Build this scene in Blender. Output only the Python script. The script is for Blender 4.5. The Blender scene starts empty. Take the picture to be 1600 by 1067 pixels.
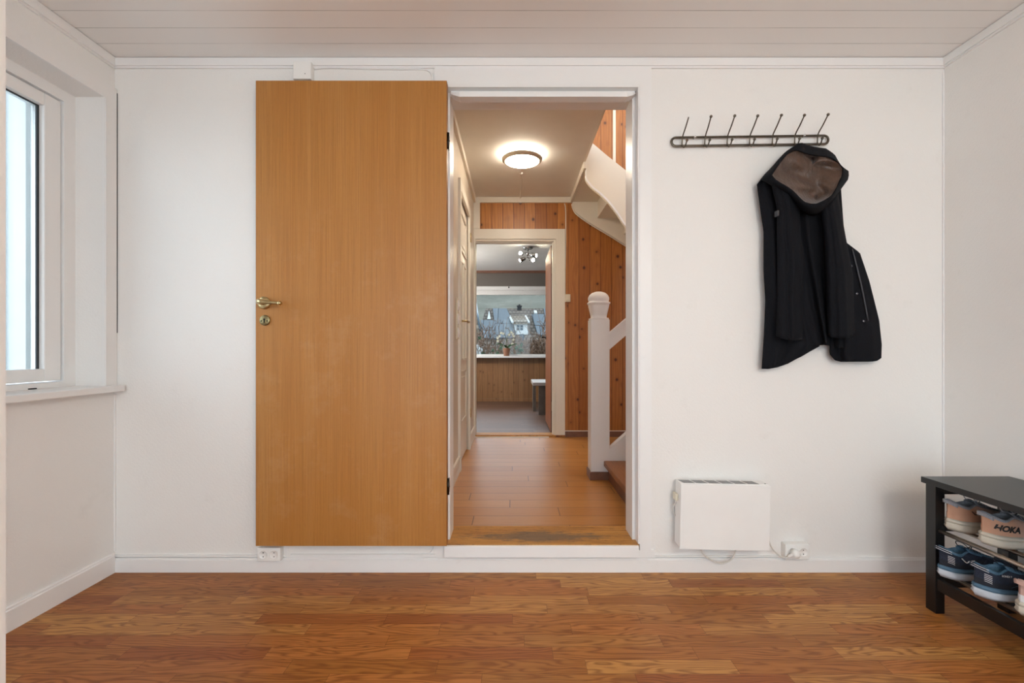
import bpy, math, random
from mathutils import Vector, Matrix, noise
from mathutils.bvhtree import BVHTree
random.seed(7)
S = bpy.context.scene
COL = S.collection
PI = math.pi
F = 730.0          # focal length in pixels of the 1600 px frame
CX, CY = 802.0, 545.0
EYE = 0.98
D = 2.06            # distance of the back wall
HF = 0.11          # hall floor height
DH = 4.63          # far wall of the hall
DL = 7.75          # far wall of the living room

def W(px, py, d):
    """point seen at (px,py) standing at depth d"""
    return Vector(((px-CX)*d/F, d, EYE+(CY-py)*d/F))
def WX(px, py, X):
    d = X*F/(px-CX)
    return Vector((X, d, EYE+(CY-py)*d/F))

# ---------------------------------------------------------------- materials
def lin(h):
    if isinstance(h, str):
        h = h.lstrip('#'); h = [int(h[i:i+2], 16)/255 for i in (0, 2, 4)]
    return tuple((c/12.92 if c <= .04045 else ((c+.055)/1.055)**2.4) for c in h[:3])+(1.0,)
class NT:
    def __init__(s, name):
        s.m = bpy.data.materials.new(name); s.m.use_nodes = True
        s.t = s.m.node_tree; s.t.nodes.clear()
        s.out = s.t.nodes.new('ShaderNodeOutputMaterial')
        s.b = s.t.nodes.new('ShaderNodeBsdfPrincipled')
        s.t.links.new(s.b.outputs[0], s.out.inputs[0])
    def n(s, typ, **kw):
        nd = s.t.nodes.new('ShaderNode'+typ)
        for k, v in kw.items():
            if k.startswith('i_'):
                key = k[2:]; key = int(key) if key.isdigit() else key.replace('_', ' ')
                s.put(nd.inputs[key], v)
            else: setattr(nd, k, v)
        return nd
    def put(s, inp, v):
        if isinstance(v, bpy.types.NodeSocket): s.t.links.new(v, inp)
        elif isinstance(v, bpy.types.Node): s.t.links.new(v.outputs[0], inp)
        else: inp.default_value = v
    def math(s, op, a, b=0.0, c=0.0, clamp=False):
        nd = s.t.nodes.new('ShaderNodeMath'); nd.operation = op; nd.use_clamp = clamp
        s.put(nd.inputs[0], a); s.put(nd.inputs[1], b); s.put(nd.inputs[2], c); return nd.outputs[0]
    def obj(s):
        tc = s.t.nodes.new('ShaderNodeTexCoord'); return tc.outputs['Object']
    def sep(s, v):
        nd = s.n('SeparateXYZ'); s.put(nd.inputs[0], v); return nd.outputs
    def comb(s, x, y, z):
        nd = s.n('CombineXYZ'); s.put(nd.inputs[0], x); s.put(nd.inputs[1], y); s.put(nd.inputs[2], z); return nd.outputs[0]
    def noise(s, v, scale=5, detail=3, rough=.5, dist=0):
        nd = s.n('TexNoise'); s.put(nd.inputs['Vector'], v)
        nd.inputs['Scale'].default_value = scale; nd.inputs['Detail'].default_value = detail
        nd.inputs['Roughness'].default_value = rough; nd.inputs['Distortion'].default_value = dist
        return nd.outputs[0]
    def scale(s, v, x, y, z):
        nd = s.n('VectorMath', operation='MULTIPLY'); s.put(nd.inputs[0], v); nd.inputs[1].default_value = (x, y, z); return nd.outputs[0]
    def ramp(s, f, stops, interp='LINEAR'):
        nd = s.n('ValToRGB'); nd.color_ramp.interpolation = interp; s.put(nd.inputs[0], f)
        e = nd.color_ramp.elements
        while len(e) < len(stops): e.new(.5)
        for i, (p, c) in enumerate(stops):
            e[i].position = p; e[i].color = lin(c) if isinstance(c, str) else ((c, c, c, 1) if not isinstance(c, tuple) else c)
        return nd.outputs[0]
    def mix(s, f, a, b, mode='MIX'):
        nd = s.n('Mix', data_type='RGBA', blend_type=mode)
        s.put(nd.inputs[0], f); s.put(nd.inputs[6], lin(a) if isinstance(a, str) else a); s.put(nd.inputs[7], lin(b) if isinstance(b, str) else b)
        return nd.outputs[2]
    def bump(s, h, strength=.3, dist=.002):
        nd = s.n('Bump'); nd.inputs['Strength'].default_value = strength; nd.inputs['Distance'].default_value = dist
        s.put(nd.inputs['Height'], h); s.t.links.new(nd.outputs[0], s.b.inputs['Normal'])
    def set(s, **kw):
        for k, v in kw.items():
            key = k.replace('_', ' ')
            s.put(s.b.inputs[key], lin(v) if isinstance(v, str) else v)
        return s.m

def flat(name, col, rough=.5, metal=0.0, var=.06, nscale=6, bump=0, bscale=200, spec=.5, sheen=0):
    """plain coloured surface with slight procedural variation"""
    t = NT(name); o = t.obj()
    c = lin(col)
    nz = t.noise(o, nscale, 4, .6)
    a = tuple(x*(1-var) for x in c[:3])+(1,); b = tuple(min(1, x*(1+var)) for x in c[:3])+(1,)
    t.set(Base_Color=t.ramp(nz, [(.3, a), (.7, b)]), Roughness=rough, Metallic=metal)
    t.b.inputs['Specular IOR Level'].default_value = spec
    if sheen: t.b.inputs['Sheen Weight'].default_value = sheen; t.b.inputs['Sheen Roughness'].default_value = .5
    if bump: t.bump(t.noise(o, bscale, 3, .6), bump, .002)
    return t.m
def emit(name, col, strength):
    t = NT(name); t.set(Base_Color=col, Emission_Color=col, Emission_Strength=strength, Roughness=.4); return t.m

def wall_mat(name, col, bump=.35):
    t = NT(name); o = t.obj()
    big = t.noise(o, 1.3, 3, .6)
    smudge = t.noise(o, 7, 5, .7)
    c = t.ramp(big, [(.3, col), (.7, col)])
    sm = t.ramp(smudge, [(.62, 0.0), (.8, 1.0)])
    c = t.mix(t.math('MULTIPLY', sm, .12), c, '#b9b3a8')
    t.set(Base_Color=c, Roughness=.62)
    w = t.n('TexWave', wave_type='BANDS', bands_direction='DIAGONAL')
    t.put(w.inputs['Vector'], t.scale(o, 1, 1, 1)); w.inputs['Scale'].default_value = 26; w.inputs['Distortion'].default_value = 9
    w.inputs['Detail'].default_value = 3; w.inputs['Detail Scale'].default_value = 3
    h = t.math('ADD', t.math('MULTIPLY', w.outputs[1], .35), t.noise(o, 130, 3, .6))
    t.bump(h, bump, .002)
    return t.m
def paint_mat(name, col, rough=.35, streak=(1, 1, 12)):
    """brushed gloss paint on wood, with a little wear"""
    t = NT(name); o = t.obj()
    sm = t.ramp(t.noise(o, 9, 5, .7), [(.6, 0.0), (.85, 1.0)])
    chips = t.ramp(t.noise(o, 60, 4, .8), [(.74, 0.0), (.78, 1.0)])
    c = t.mix(t.math('MULTIPLY', sm, .15), col, '#b4b2ae')
    c = t.mix(t.math('MULTIPLY', chips, .35), c, '#8d8880')
    t.set(Base_Color=c, Roughness=rough)
    t.bump(t.noise(t.scale(o, *streak), 30, 3, .6), .15, .001)
    return t.m

def plank_floor(name, wd, ln, cols, grain, groove, rough=.33, ringmix=.6, gdist=1.0, axis=0, spec=.5):
    """strips running along x (axis 0); colour differs per strip; grain runs along the strip"""
    t = NT(name); o = t.obj(); s = t.sep(o)
    x, y = (s[0], s[1]) if axis == 0 else (s[1], s[0])
    r = t.math('DIVIDE', y, wd); row = t.math('FLOOR', r); fr = t.math('FRACT', r)
    wn = t.n('TexWhiteNoise', noise_dimensions='1D'); t.put(wn.inputs['W'], row)
    q = t.math('ADD', t.math('DIVIDE', x, ln), t.math('MULTIPLY', wn.outputs[0], 7.0))
    col = t.math('FLOOR', q); fc = t.math('FRACT', q)
    w2 = t.n('TexWhiteNoise', noise_dimensions='2D'); t.put(w2.inputs['Vector'], t.comb(row, col, 0)); rnd = w2.outputs[0]
    # grain
    gv = t.comb(t.math('ADD', t.math('MULTIPLY', x, 1.0), t.math('MULTIPLY', rnd, 37.0)), t.math('ADD', y, t.math('MULTIPLY', rnd, 11.0)), 0.0)
    warp = t.noise(t.scale(gv, 2.6, 16, 1), 1, 2.5, .5, .3)
    ring = t.math('SINE', t.math('ADD', t.math('MULTIPLY', warp, 80.0*gdist), t.math('MULTIPLY', y, 420.0)))
    ring = t.math('POWER', t.math('MULTIPLY_ADD', ring, .5, .5), 1.8)
    fine = t.noise(t.scale(gv, 5, 300, 1), 1, 4, .65)
    base = t.ramp(rnd, [(0.0, cols[0]), (.35, cols[1]), (.7, cols[2]), (1.0, cols[3])])
    c = t.mix(t.math('MULTIPLY', ring, ringmix), base, grain, 'MIX')
    c = t.mix(t.math('MULTIPLY', t.ramp(fine, [(.45, 0.0), (.7, 1.0)]), .42), c, grain)
    e1 = t.math('LESS_THAN', fr, .035); e2 = t.math('LESS_THAN', fc, .004)
    g = t.math('MAXIMUM', e1, e2)
    c = t.mix(t.math('MULTIPLY', g, groove[1]), c, groove[0])
    t.set(Base_Color=c, Roughness=t.math('MULTIPLY_ADD', fine, .12, rough))
    t.b.inputs['Specular IOR Level'].default_value = spec
    t.bump(t.math('ADD', t.math('MULTIPLY', g, -.8), t.math('MULTIPLY', fine, .3)), .12, .001)
    return t.m

def pine_mat(name, pitch, c0, c1, grain, groove, knots=1.0, axis=0, rough=.42, off=0.0):
    """vertical tongue-and-groove pine boarding; axis = horizontal axis of the wall"""
    t = NT(name); o = t.obj(); s = t.sep(o)
    x = t.math('ADD', s[axis], off); z = s[2]
    r = t.math('DIVIDE', x, pitch); row = t.math('FLOOR', r); fr = t.math('FRACT', r)
    wn = t.n('TexWhiteNoise', noise_dimensions='1D'); t.put(wn.inputs['W'], row); rnd = wn.outputs[0]
    v = t.comb(x, t.math('MULTIPLY', rnd, 31.0), t.math('ADD', z, t.math('MULTIPLY', rnd, 13.0)))
    warp = t.noise(t.scale(v, 9, 1, 1.3), 1, 3, .5, .3)
    ring = t.math('MULTIPLY_ADD', t.math('SINE', t.math('ADD', t.math('MULTIPLY', warp, 38.0), t.math('MULTIPLY', x, 220.0))), .5, .5)
    fine = t.noise(t.scale(v, 300, 1, 5), 1, 3, .6)
    base = t.ramp(rnd, [(0.0, c0), (1.0, c1)])
    c = t.mix(t.math('MULTIPLY', ring, .38), base, grain)
    c = t.mix(t.math('MULTIPLY', fine, .3), c, grain)
    vo = t.n('TexVoronoi', feature='F1'); t.put(vo.inputs['Vector'], t.scale(v, 9.5, 1, 8.5)); vo.inputs['Scale'].default_value = 1
    k = t.ramp(vo.outputs['Distance'], [(.09, 1.0), (.17, 0.0)])
    halo = t.ramp(vo.outputs['Distance'], [(.1, 1.0), (.36, 0.0)])
    vsel = t.math('GREATER_THAN', t.sep(vo.outputs['Color'])[0], .05)
    c = t.mix(t.math('MULTIPLY', t.math('MULTIPLY', halo, vsel), .35*knots), c, grain)
    c = t.mix(t.math('MULTIPLY', t.math('MULTIPLY', k, vsel), .85*knots), c, '#3a1606')
    g = t.math('LESS_THAN', fr, .055)
    c = t.mix(t.math('MULTIPLY', g, .75), c, groove)
    t.set(Base_Color=c, Roughness=rough)
    gs = t.math('LESS_THAN', t.math('ABSOLUTE', t.math('SUBTRACT', fr, .03)), .05)
    t.bump(t.math('MULTIPLY', gs, -1.0), .5, .003)
    return t.m

def veneer_mat():
    t = NT('oak_veneer'); o = t.obj(); s = t.sep(o)
    v = t.comb(s[0], 0.0, s[2])
    band = t.noise(t.scale(v, 9, 1, .25), 1, 3, .6)
    fine = t.noise(t.scale(v, 210, 1, 2.2), 1, 4, .7)
    dash = t.noise(t.scale(v, 520, 1, 28), 1, 3, .7)
    c = t.ramp(band, [(.25, '#c4975f'), (.45, '#b48348'), (.6, '#aa763b'), (.8, '#bb8b50')])
    across = t.ramp(t.math('MULTIPLY_ADD', s[0], 1.2, 1.3), [(0.0, '#c8a273'), (.5, '#b98446'), (1.0, '#b5752a')])
    c = t.mix(.55, c, across)
    c = t.mix(t.math('MULTIPLY', t.ramp(fine, [(.4, 0.0), (.7, 1.0)]), .5), c, '#875426')
    c = t.mix(t.math('MULTIPLY', t.ramp(dash, [(.55, 0.0), (.7, 1.0)]), .3), c, '#7c4a20')
    # pale scuffs low on the leaf
    low = t.math('MULTIPLY', t.ramp(s[2], [(.15, 1.0), (.62, 0.0)]), t.ramp(t.noise(v, 5, 5, .75), [(.52, 0.0), (.75, 1.0)]))
    c = t.mix(t.math('MULTIPLY', low, .22), c, '#c9a57c')
    scr = t.ramp(t.noise(t.scale(v, 60, 1, 14), 1, 5, .85), [(.69, 0.0), (.72, 1.0)])
    c = t.mix(t.math('MULTIPLY', t.math('MULTIPLY', scr, t.ramp(s[2], [(.2, 1.0), (.7, 0.0)])), .5), c, '#d2b48e')
    t.set(Base_Color=c, Roughness=.42)
    t.bump(fine, .12, .001)
    return t.m
def threshold_mat():
    t = NT('worn_threshold_wood'); o = t.obj(); s = t.sep(o)
    n1 = t.noise(t.scale(o, 2.2, 26, 1), 1, 5, .7)
    c = t.ramp(n1, [(.3, '#8a5a24'), (.5, '#b9823c'), (.7, '#c4924c')])
    # worn bare streak in the middle of the board
    dx = t.math('ABSOLUTE', t.math('SUBTRACT', s[0], .12)); dy = t.math('ABSOLUTE', t.math('SUBTRACT', s[1], 2.125))
    m = t.math('SUBTRACT', 1.0, t.math('ADD', t.math('MULTIPLY', dx, 2.2), t.math('MULTIPLY', dy, 12.0)))
    m = t.math('ADD', m, t.math('MULTIPLY_ADD', t.noise(t.scale(o, 12, 60, 1), 1, 5, .8), 2.6, -1.2))
    c = t.mix(t.math('MULTIPLY', t.ramp(m, [(.15, 0.0), (.5, 1.0)]), .85), c, '#6f5c48')
    blk = t.ramp(t.noise(t.scale(o, 20, 90, 1), 1, 6, .85), [(.54, 0.0), (.62, 1.0)])
    c = t.mix(t.math('MULTIPLY', blk, .6), c, '#3d2a18')
    t.set(Base_Color=c, Roughness=.6); t.bump(n1, .2, .002); return t.m
def glass_mat():
    t = NT('window_glass')
    tr = t.n('BsdfTransparent'); tr.inputs[0].default_value = (.80, .82, .82, 1)
    gl = t.n('BsdfGlossy'); gl.inputs['Roughness'].default_value = .02
    fr = t.n('Fresnel'); fr.inputs['IOR'].default_value = 1.35
    mx = t.n('MixShader'); t.put(mx.inputs[0], fr); t.put(mx.inputs[1], tr.outputs[0]); t.put(mx.inputs[2], gl.outputs[0])
    t.t.links.new(mx.outputs[0], t.out.inputs[0]); return t.m
def ceiling_board_mat():
    t = NT('painted_ceiling_boards'); o = t.obj(); s = t.sep(o)
    r = t.math('DIVIDE', t.math('SUBTRACT', s[1], .045), .0955)
    fr = t.math('FRACT', r)
    wn = t.n('TexWhiteNoise', noise_dimensions='1D'); t.put(wn.inputs['W'], t.math('FLOOR', r))
    g = t.math('LESS_THAN', fr, .022)
    gap = t.ramp(t.noise(t.scale(o, 2, 9, 1), 1, 3, .6), [(.35, .25), (.65, 1.0)])
    c = t.mix(t.math('MULTIPLY', wn.outputs[0], .12), '#efedeb', '#dfdcda')
    c = t.mix(t.math('MULTIPLY', t.math('MULTIPLY', g, gap), .85), c, '#57524c')
    t.set(Base_Color=c, Roughness=.4)
    t.bump(t.math('ADD', t.math('MULTIPLY', g, -1.0), t.math('MULTIPLY', t.noise(t.scale(o, 3, 60, 1), 1, 3), .12)), .3, .003)
    return t.m
def stripes_mat(name, pitch, c0, groove, axis, rough=.4, col2=None):
    """painted beadboard"""
    t = NT(name); o = t.obj(); s = t.sep(o)
    fr = t.math('FRACT', t.math('DIVIDE', s[axis], pitch))
    g = t.math('LESS_THAN', fr, .09)
    c = t.mix(t.math('MULTIPLY', g, .55), c0, groove)
    t.set(Base_Color=c, Roughness=rough); t.bump(t.math('MULTIPLY', g, -1.0), .5, .003); return t.m
def hill_mat():
    t = NT('wooded_hillside'); o = t.obj()
    a = t.noise(o, .035, 6, .7); b = t.noise(o, .5, 6, .85)
    c = t.ramp(a, [(.3, '#4d4c45'), (.55, '#605e57'), (.75, '#716f68')])
    c = t.mix(t.math('MULTIPLY', b, .65), c, '#23281f')
    c = t.mix(t.math('MULTIPLY', t.ramp(t.noise(o, .9, 4, .8), [(.66, 0.0), (.73, 1.0)]), .5), c, '#6b7270')
    t.set(Base_Color=c, Roughness=.95); t.b.inputs['Specular IOR Level'].default_value = .05; return t.m
def tile_mat(name, a, b, px, pz):
    t = NT(name); o = t.obj()
    br = t.n('TexBrick'); t.put(br.inputs['Vector'], t.scale(o, 1, 1, 1))
    s = t.sep(o); t.put(br.inputs['Vector'], t.comb(s[0], s[2], 0))
    br.inputs['Scale'].default_value = 1; br.inputs['Brick Width'].default_value = px; br.inputs['Row Height'].default_value = pz
    br.inputs['Mortar Size'].default_value = .04; br.inputs['Color1'].default_value = lin(a); br.inputs['Color2'].default_value = lin(b)
    br.inputs['Mortar'].default_value = tuple(x*.45 for x in lin(a)[:3])+(1,)
    t.set(Base_Color=br.outputs[0], Roughness=.8); t.b.inputs['Specular IOR Level'].default_value = .08; return t.m
def lining_mat():
    t = NT('brown_quilted_lining'); o = t.obj()
    t.set(Base_Color=t.ramp(t.noise(o, 12, 4, .6), [(.3, '#38261b'), (.7, '#5e4434')]), Roughness=.38)
    t.b.inputs['Sheen Weight'].default_value = .3
    s = t.sep(o)
    q1 = t.math('LESS_THAN', t.math('FRACT', t.math('DIVIDE', t.math('ADD', s[2], t.math('MULTIPLY', s[0], .35)), .045)), .07)
    h = t.math('ADD', t.math('MULTIPLY', q1, -1.2), t.noise(t.scale(o, 40, 40, 14), 1, 4, .6, 1.5))
    t.bump(h, .7, .006); return t.m
def wool_mat():
    t = NT('black_wool'); o = t.obj()
    t.set(Base_Color=t.ramp(t.noise(o, 420, 3, .8), [(.35, '#0e0e12'), (.7, '#1c1d22')]), Roughness=.9)
    t.b.inputs['Specular IOR Level'].default_value = .15
    t.bump(t.noise(o, 500, 3, .8), .35, .001); return t.m
def knit_mat(name, a, b, rough=.75, sc=320):
    t = NT(name); o = t.obj()
    vo = t.n('TexVoronoi'); t.put(vo.inputs['Vector'], o); vo.inputs['Scale'].default_value = sc
    t.set(Base_Color=t.ramp(vo.outputs['Distance'], [(.2, a), (.7, b)]), Roughness=rough)
    t.bump(vo.outputs['Distance'], .25, .001); return t.m
def peach_fade(name):
    t = NT(name); o = t.obj(); s = t.sep(o)
    f = t.math('MULTIPLY_ADD', s[0], 7.0, .65)
    c = t.ramp(f, [(0.15, '#c79a80'), (.45, '#b9988a'), (.75, '#8c8886'), (1.0, '#777a80')])
    t.set(Base_Color=c, Roughness=.7); t.bump(t.noise(o, 400, 2), .2, .001); return t.m

M = dict(
    wall=wall_mat('white_woven_wallpaper', '#ebe9e6'),
    wall_l=wall_mat('white_woven_wallpaper_window_side', '#ebeae8'),
    trim=paint_mat('white_gloss_trim', '#ecebea'),
    trimv=paint_mat('white_gloss_trim_upright', '#ebeae9', streak=(12, 12, 1)),
    cream=paint_mat('cream_gloss_trim', '#e2dccf', streak=(12, 12, 1)),
    ceil=ceiling_board_mat(),
    hceil=flat('matt_white_ceiling', '#e6e2da', .7, var=.02),
    floor=plank_floor('oak_strip_laminate', .064, .46, ['#98582a', '#b4743a', '#a1672f', '#c48d4c'], '#6c3814', ('#5c3519', .55), .36, .62, .8, spec=.3),
    hfloor=plank_floor('varnished_beech_boards', .128, 1.25, ['#b57c3e', '#c0884a', '#ba8041', '#c79054'], '#98632c', ('#4a2a12', .75), .27, .16, .6),
    lfloor=plank_floor('greyed_oak_laminate', .1, .8, ['#644839', '#705242', '#5d4235', '#7a5b4a'], '#4a352c', ('#33251e', .6), .42, .4),
    pine=pine_mat('knotty_pine_boards', .108, '#c8853e', '#a26224', '#824515', '#5a2c0a'),
    pine_low=pine_mat('aged_pine_wainscot', .085, '#a67a50', '#956a43', '#6e4a2c', '#46301c', .5),
    veneer=veneer_mat(),
    edge=flat('veneer_edge', '#9a6228', .5, var=.15, nscale=40),
    thresh=threshold_mat(),
    skirt=flat('brown_wood_skirting', '#7a5340', .45, var=.15, nscale=12),
    tread=plank_floor('worn_stair_tread', .09, 1.0, ['#8f5c30', '#99643a', '#8a562c', '#a06b3c'], '#68401f', ('#4a2d15', .3), .4, .3, axis=1),
    darkdoor=pine_mat('dark_pine_door', .4, '#9a5624', '#8e4d1e', '#7a4018', '#4a2208', .2, axis=1, rough=.5),
    brass=flat('aged_brass', '#c4b083', .28, 1.0, var=.15, nscale=60),
    brass_d=flat('dull_brass_plate', '#8d7f5c', .42, 1.0, var=.25, nscale=70),
    steel=flat('dark_steel', '#3b3733', .35, 1.0, var=.2, nscale=30),
    gunmetal=flat('brushed_gunmetal', '#6d655a', .34, 1.0, var=.12, nscale=50),
    chrome=flat('chrome', '#cfcfcf', .12, 1.0, var=.05),
    rod=flat('satin_nickel_rod', '#b5a596', .28, 1.0, var=.06),
    hole=flat('dark_hole', '#0c0b0a', .9),
    plastic=flat('white_plastic', '#efeeeb', .32, var=.02),
    cplastic=flat('cream_plastic', '#dcd4be', .35, var=.03),
    cable=flat('white_cable', '#d9d6cf', .4, var=.05, nscale=40),
    heater=flat('white_enamel', '#f0efed', .3, var=.02),
    slot=flat('heater_slot_grey', '#8c8c8c', .6, var=.2, nscale=50),
    bench=flat('black_brown_stain', '#0f0e0f', .3, var=.2, nscale=20),
    wool=wool_mat(), lining=lining_mat(),
    zip=flat('grey_zip_tape', '#3d3d42', .5, var=.2, nscale=200),
    snap=flat('dull_metal_snap', '#77777c', .3, 1.0),
    glass=glass_mat(),
    white=flat('painted_white_wood', '#b4b8b9', .4, var=.03),
    gasket=flat('dark_rubber_gasket', '#2a2e33', .6),
    bead=stripes_mat('cream_beadboard', .09, '#d0c5b5', '#8d8069', 1),
    ext=stripes_mat('white_outdoor_cladding', .11, '#d9dee0', '#aeb6bb', 1, .6),
    lwall=flat('warm_grey_wall', '#6f6862', .7, var=.03),
    lceil=flat('white_board_ceiling', '#eceef0', .35, var=.03),
    lamp=emit('lamp_diffuser', '#fff0da', 22.0),
    lampglow=emit('lamp_side_diffuser', '#fff0da', 30.0),
    bulb=emit('spot_bulb', '#fff0d0', 60.0),
    ring=flat('satin_lamp_ring', '#d0c6b4', .35, .2),
    table=flat('pale_table_top', '#b4aeab', .35, var=.04),
    tleg=flat('grey_oak_table_side', '#6a6058', .5, var=.18, nscale=14),
    terracotta=flat('blush_ceramic', '#a5745c', .45, var=.08, nscale=30),
    leaf=flat('orchid_leaf', '#2d5a26', .35, var=.25, nscale=30),
    stem=flat('orchid_stem', '#4b5530', .5, var=.2),
    petal=flat('white_petal', '#e2e3d0', .5, var=.06),
    hill=hill_mat(),
    slate=tile_mat('grey_concrete_tiles', '#4c4641', '#58514b', .35, .3),
    slate2=tile_mat('weathered_brown_tiles', '#5f564c', '#6a6157', .3, .25),
    solar=tile_mat('blue_grey_slate_sheet', '#494f54', '#53595f', 1.1, 2.2),
    hwhite=flat('house_white_boards', '#949797', .6, var=.04, spec=.08),
    hpink=flat('faded_pink_render', '#5c4c45', .8, var=.12, nscale=1, spec=.08),
    hpane=flat('dark_window_pane', '#39434b', .2, var=.2, nscale=2, spec=.08),
    chim=flat('dark_chimney_cladding', '#252628', .7, var=.15, nscale=3, spec=.08),
    twig=flat('bare_brown_twigs', '#5c4739', .85, var=.3, nscale=3, spec=.08),
    green=flat('evergreen_leaf', '#3a4a38', .8, var=.4, nscale=6, spec=.08),
    bounce_pale=flat('pale_bounce_paving', '#c9c8c4', .8, var=.06, nscale=2),  # pale slab colour meant to bounce daylight onto the ceilings
    grass=flat('winter_lawn', '#3d4436', .9, var=.3, nscale=.6, spec=.08),
    sneak_w=flat('offwhite_foam', '#c9c2b4', .6, var=.04, nscale=30),
    sneak_w2=flat('white_foam', '#c3cad4', .55, var=.04, nscale=30),
    sneak_b=flat('steel_blue_foam', '#4d6d85', .6, var=.05, nscale=30),
    peach=peach_fade('peach_to_grey_mesh'),
    pgrey=knit_mat('pale_grey_knit', '#85888f', '#9a9ca3'),
    pgrey_d=knit_mat('mid_grey_knit', '#5c5f66', '#70737a'),
    navy=knit_mat('navy_mesh', '#141b2b', '#242e42'),
    blue=knit_mat('steel_blue_knit', '#3f6179', '#547791'),
    white_t=flat('white_print', '#dfe1e4', .5, var=.02),
    black_t=flat('black_print', '#17171a', .5, var=.05),
    lace_d=flat('dark_lace', '#20242e', .8, var=.2, nscale=200),
    pink_f=flat('pale_pink_leather', '#c9a79c', .5, var=.05, nscale=30),
)

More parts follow.
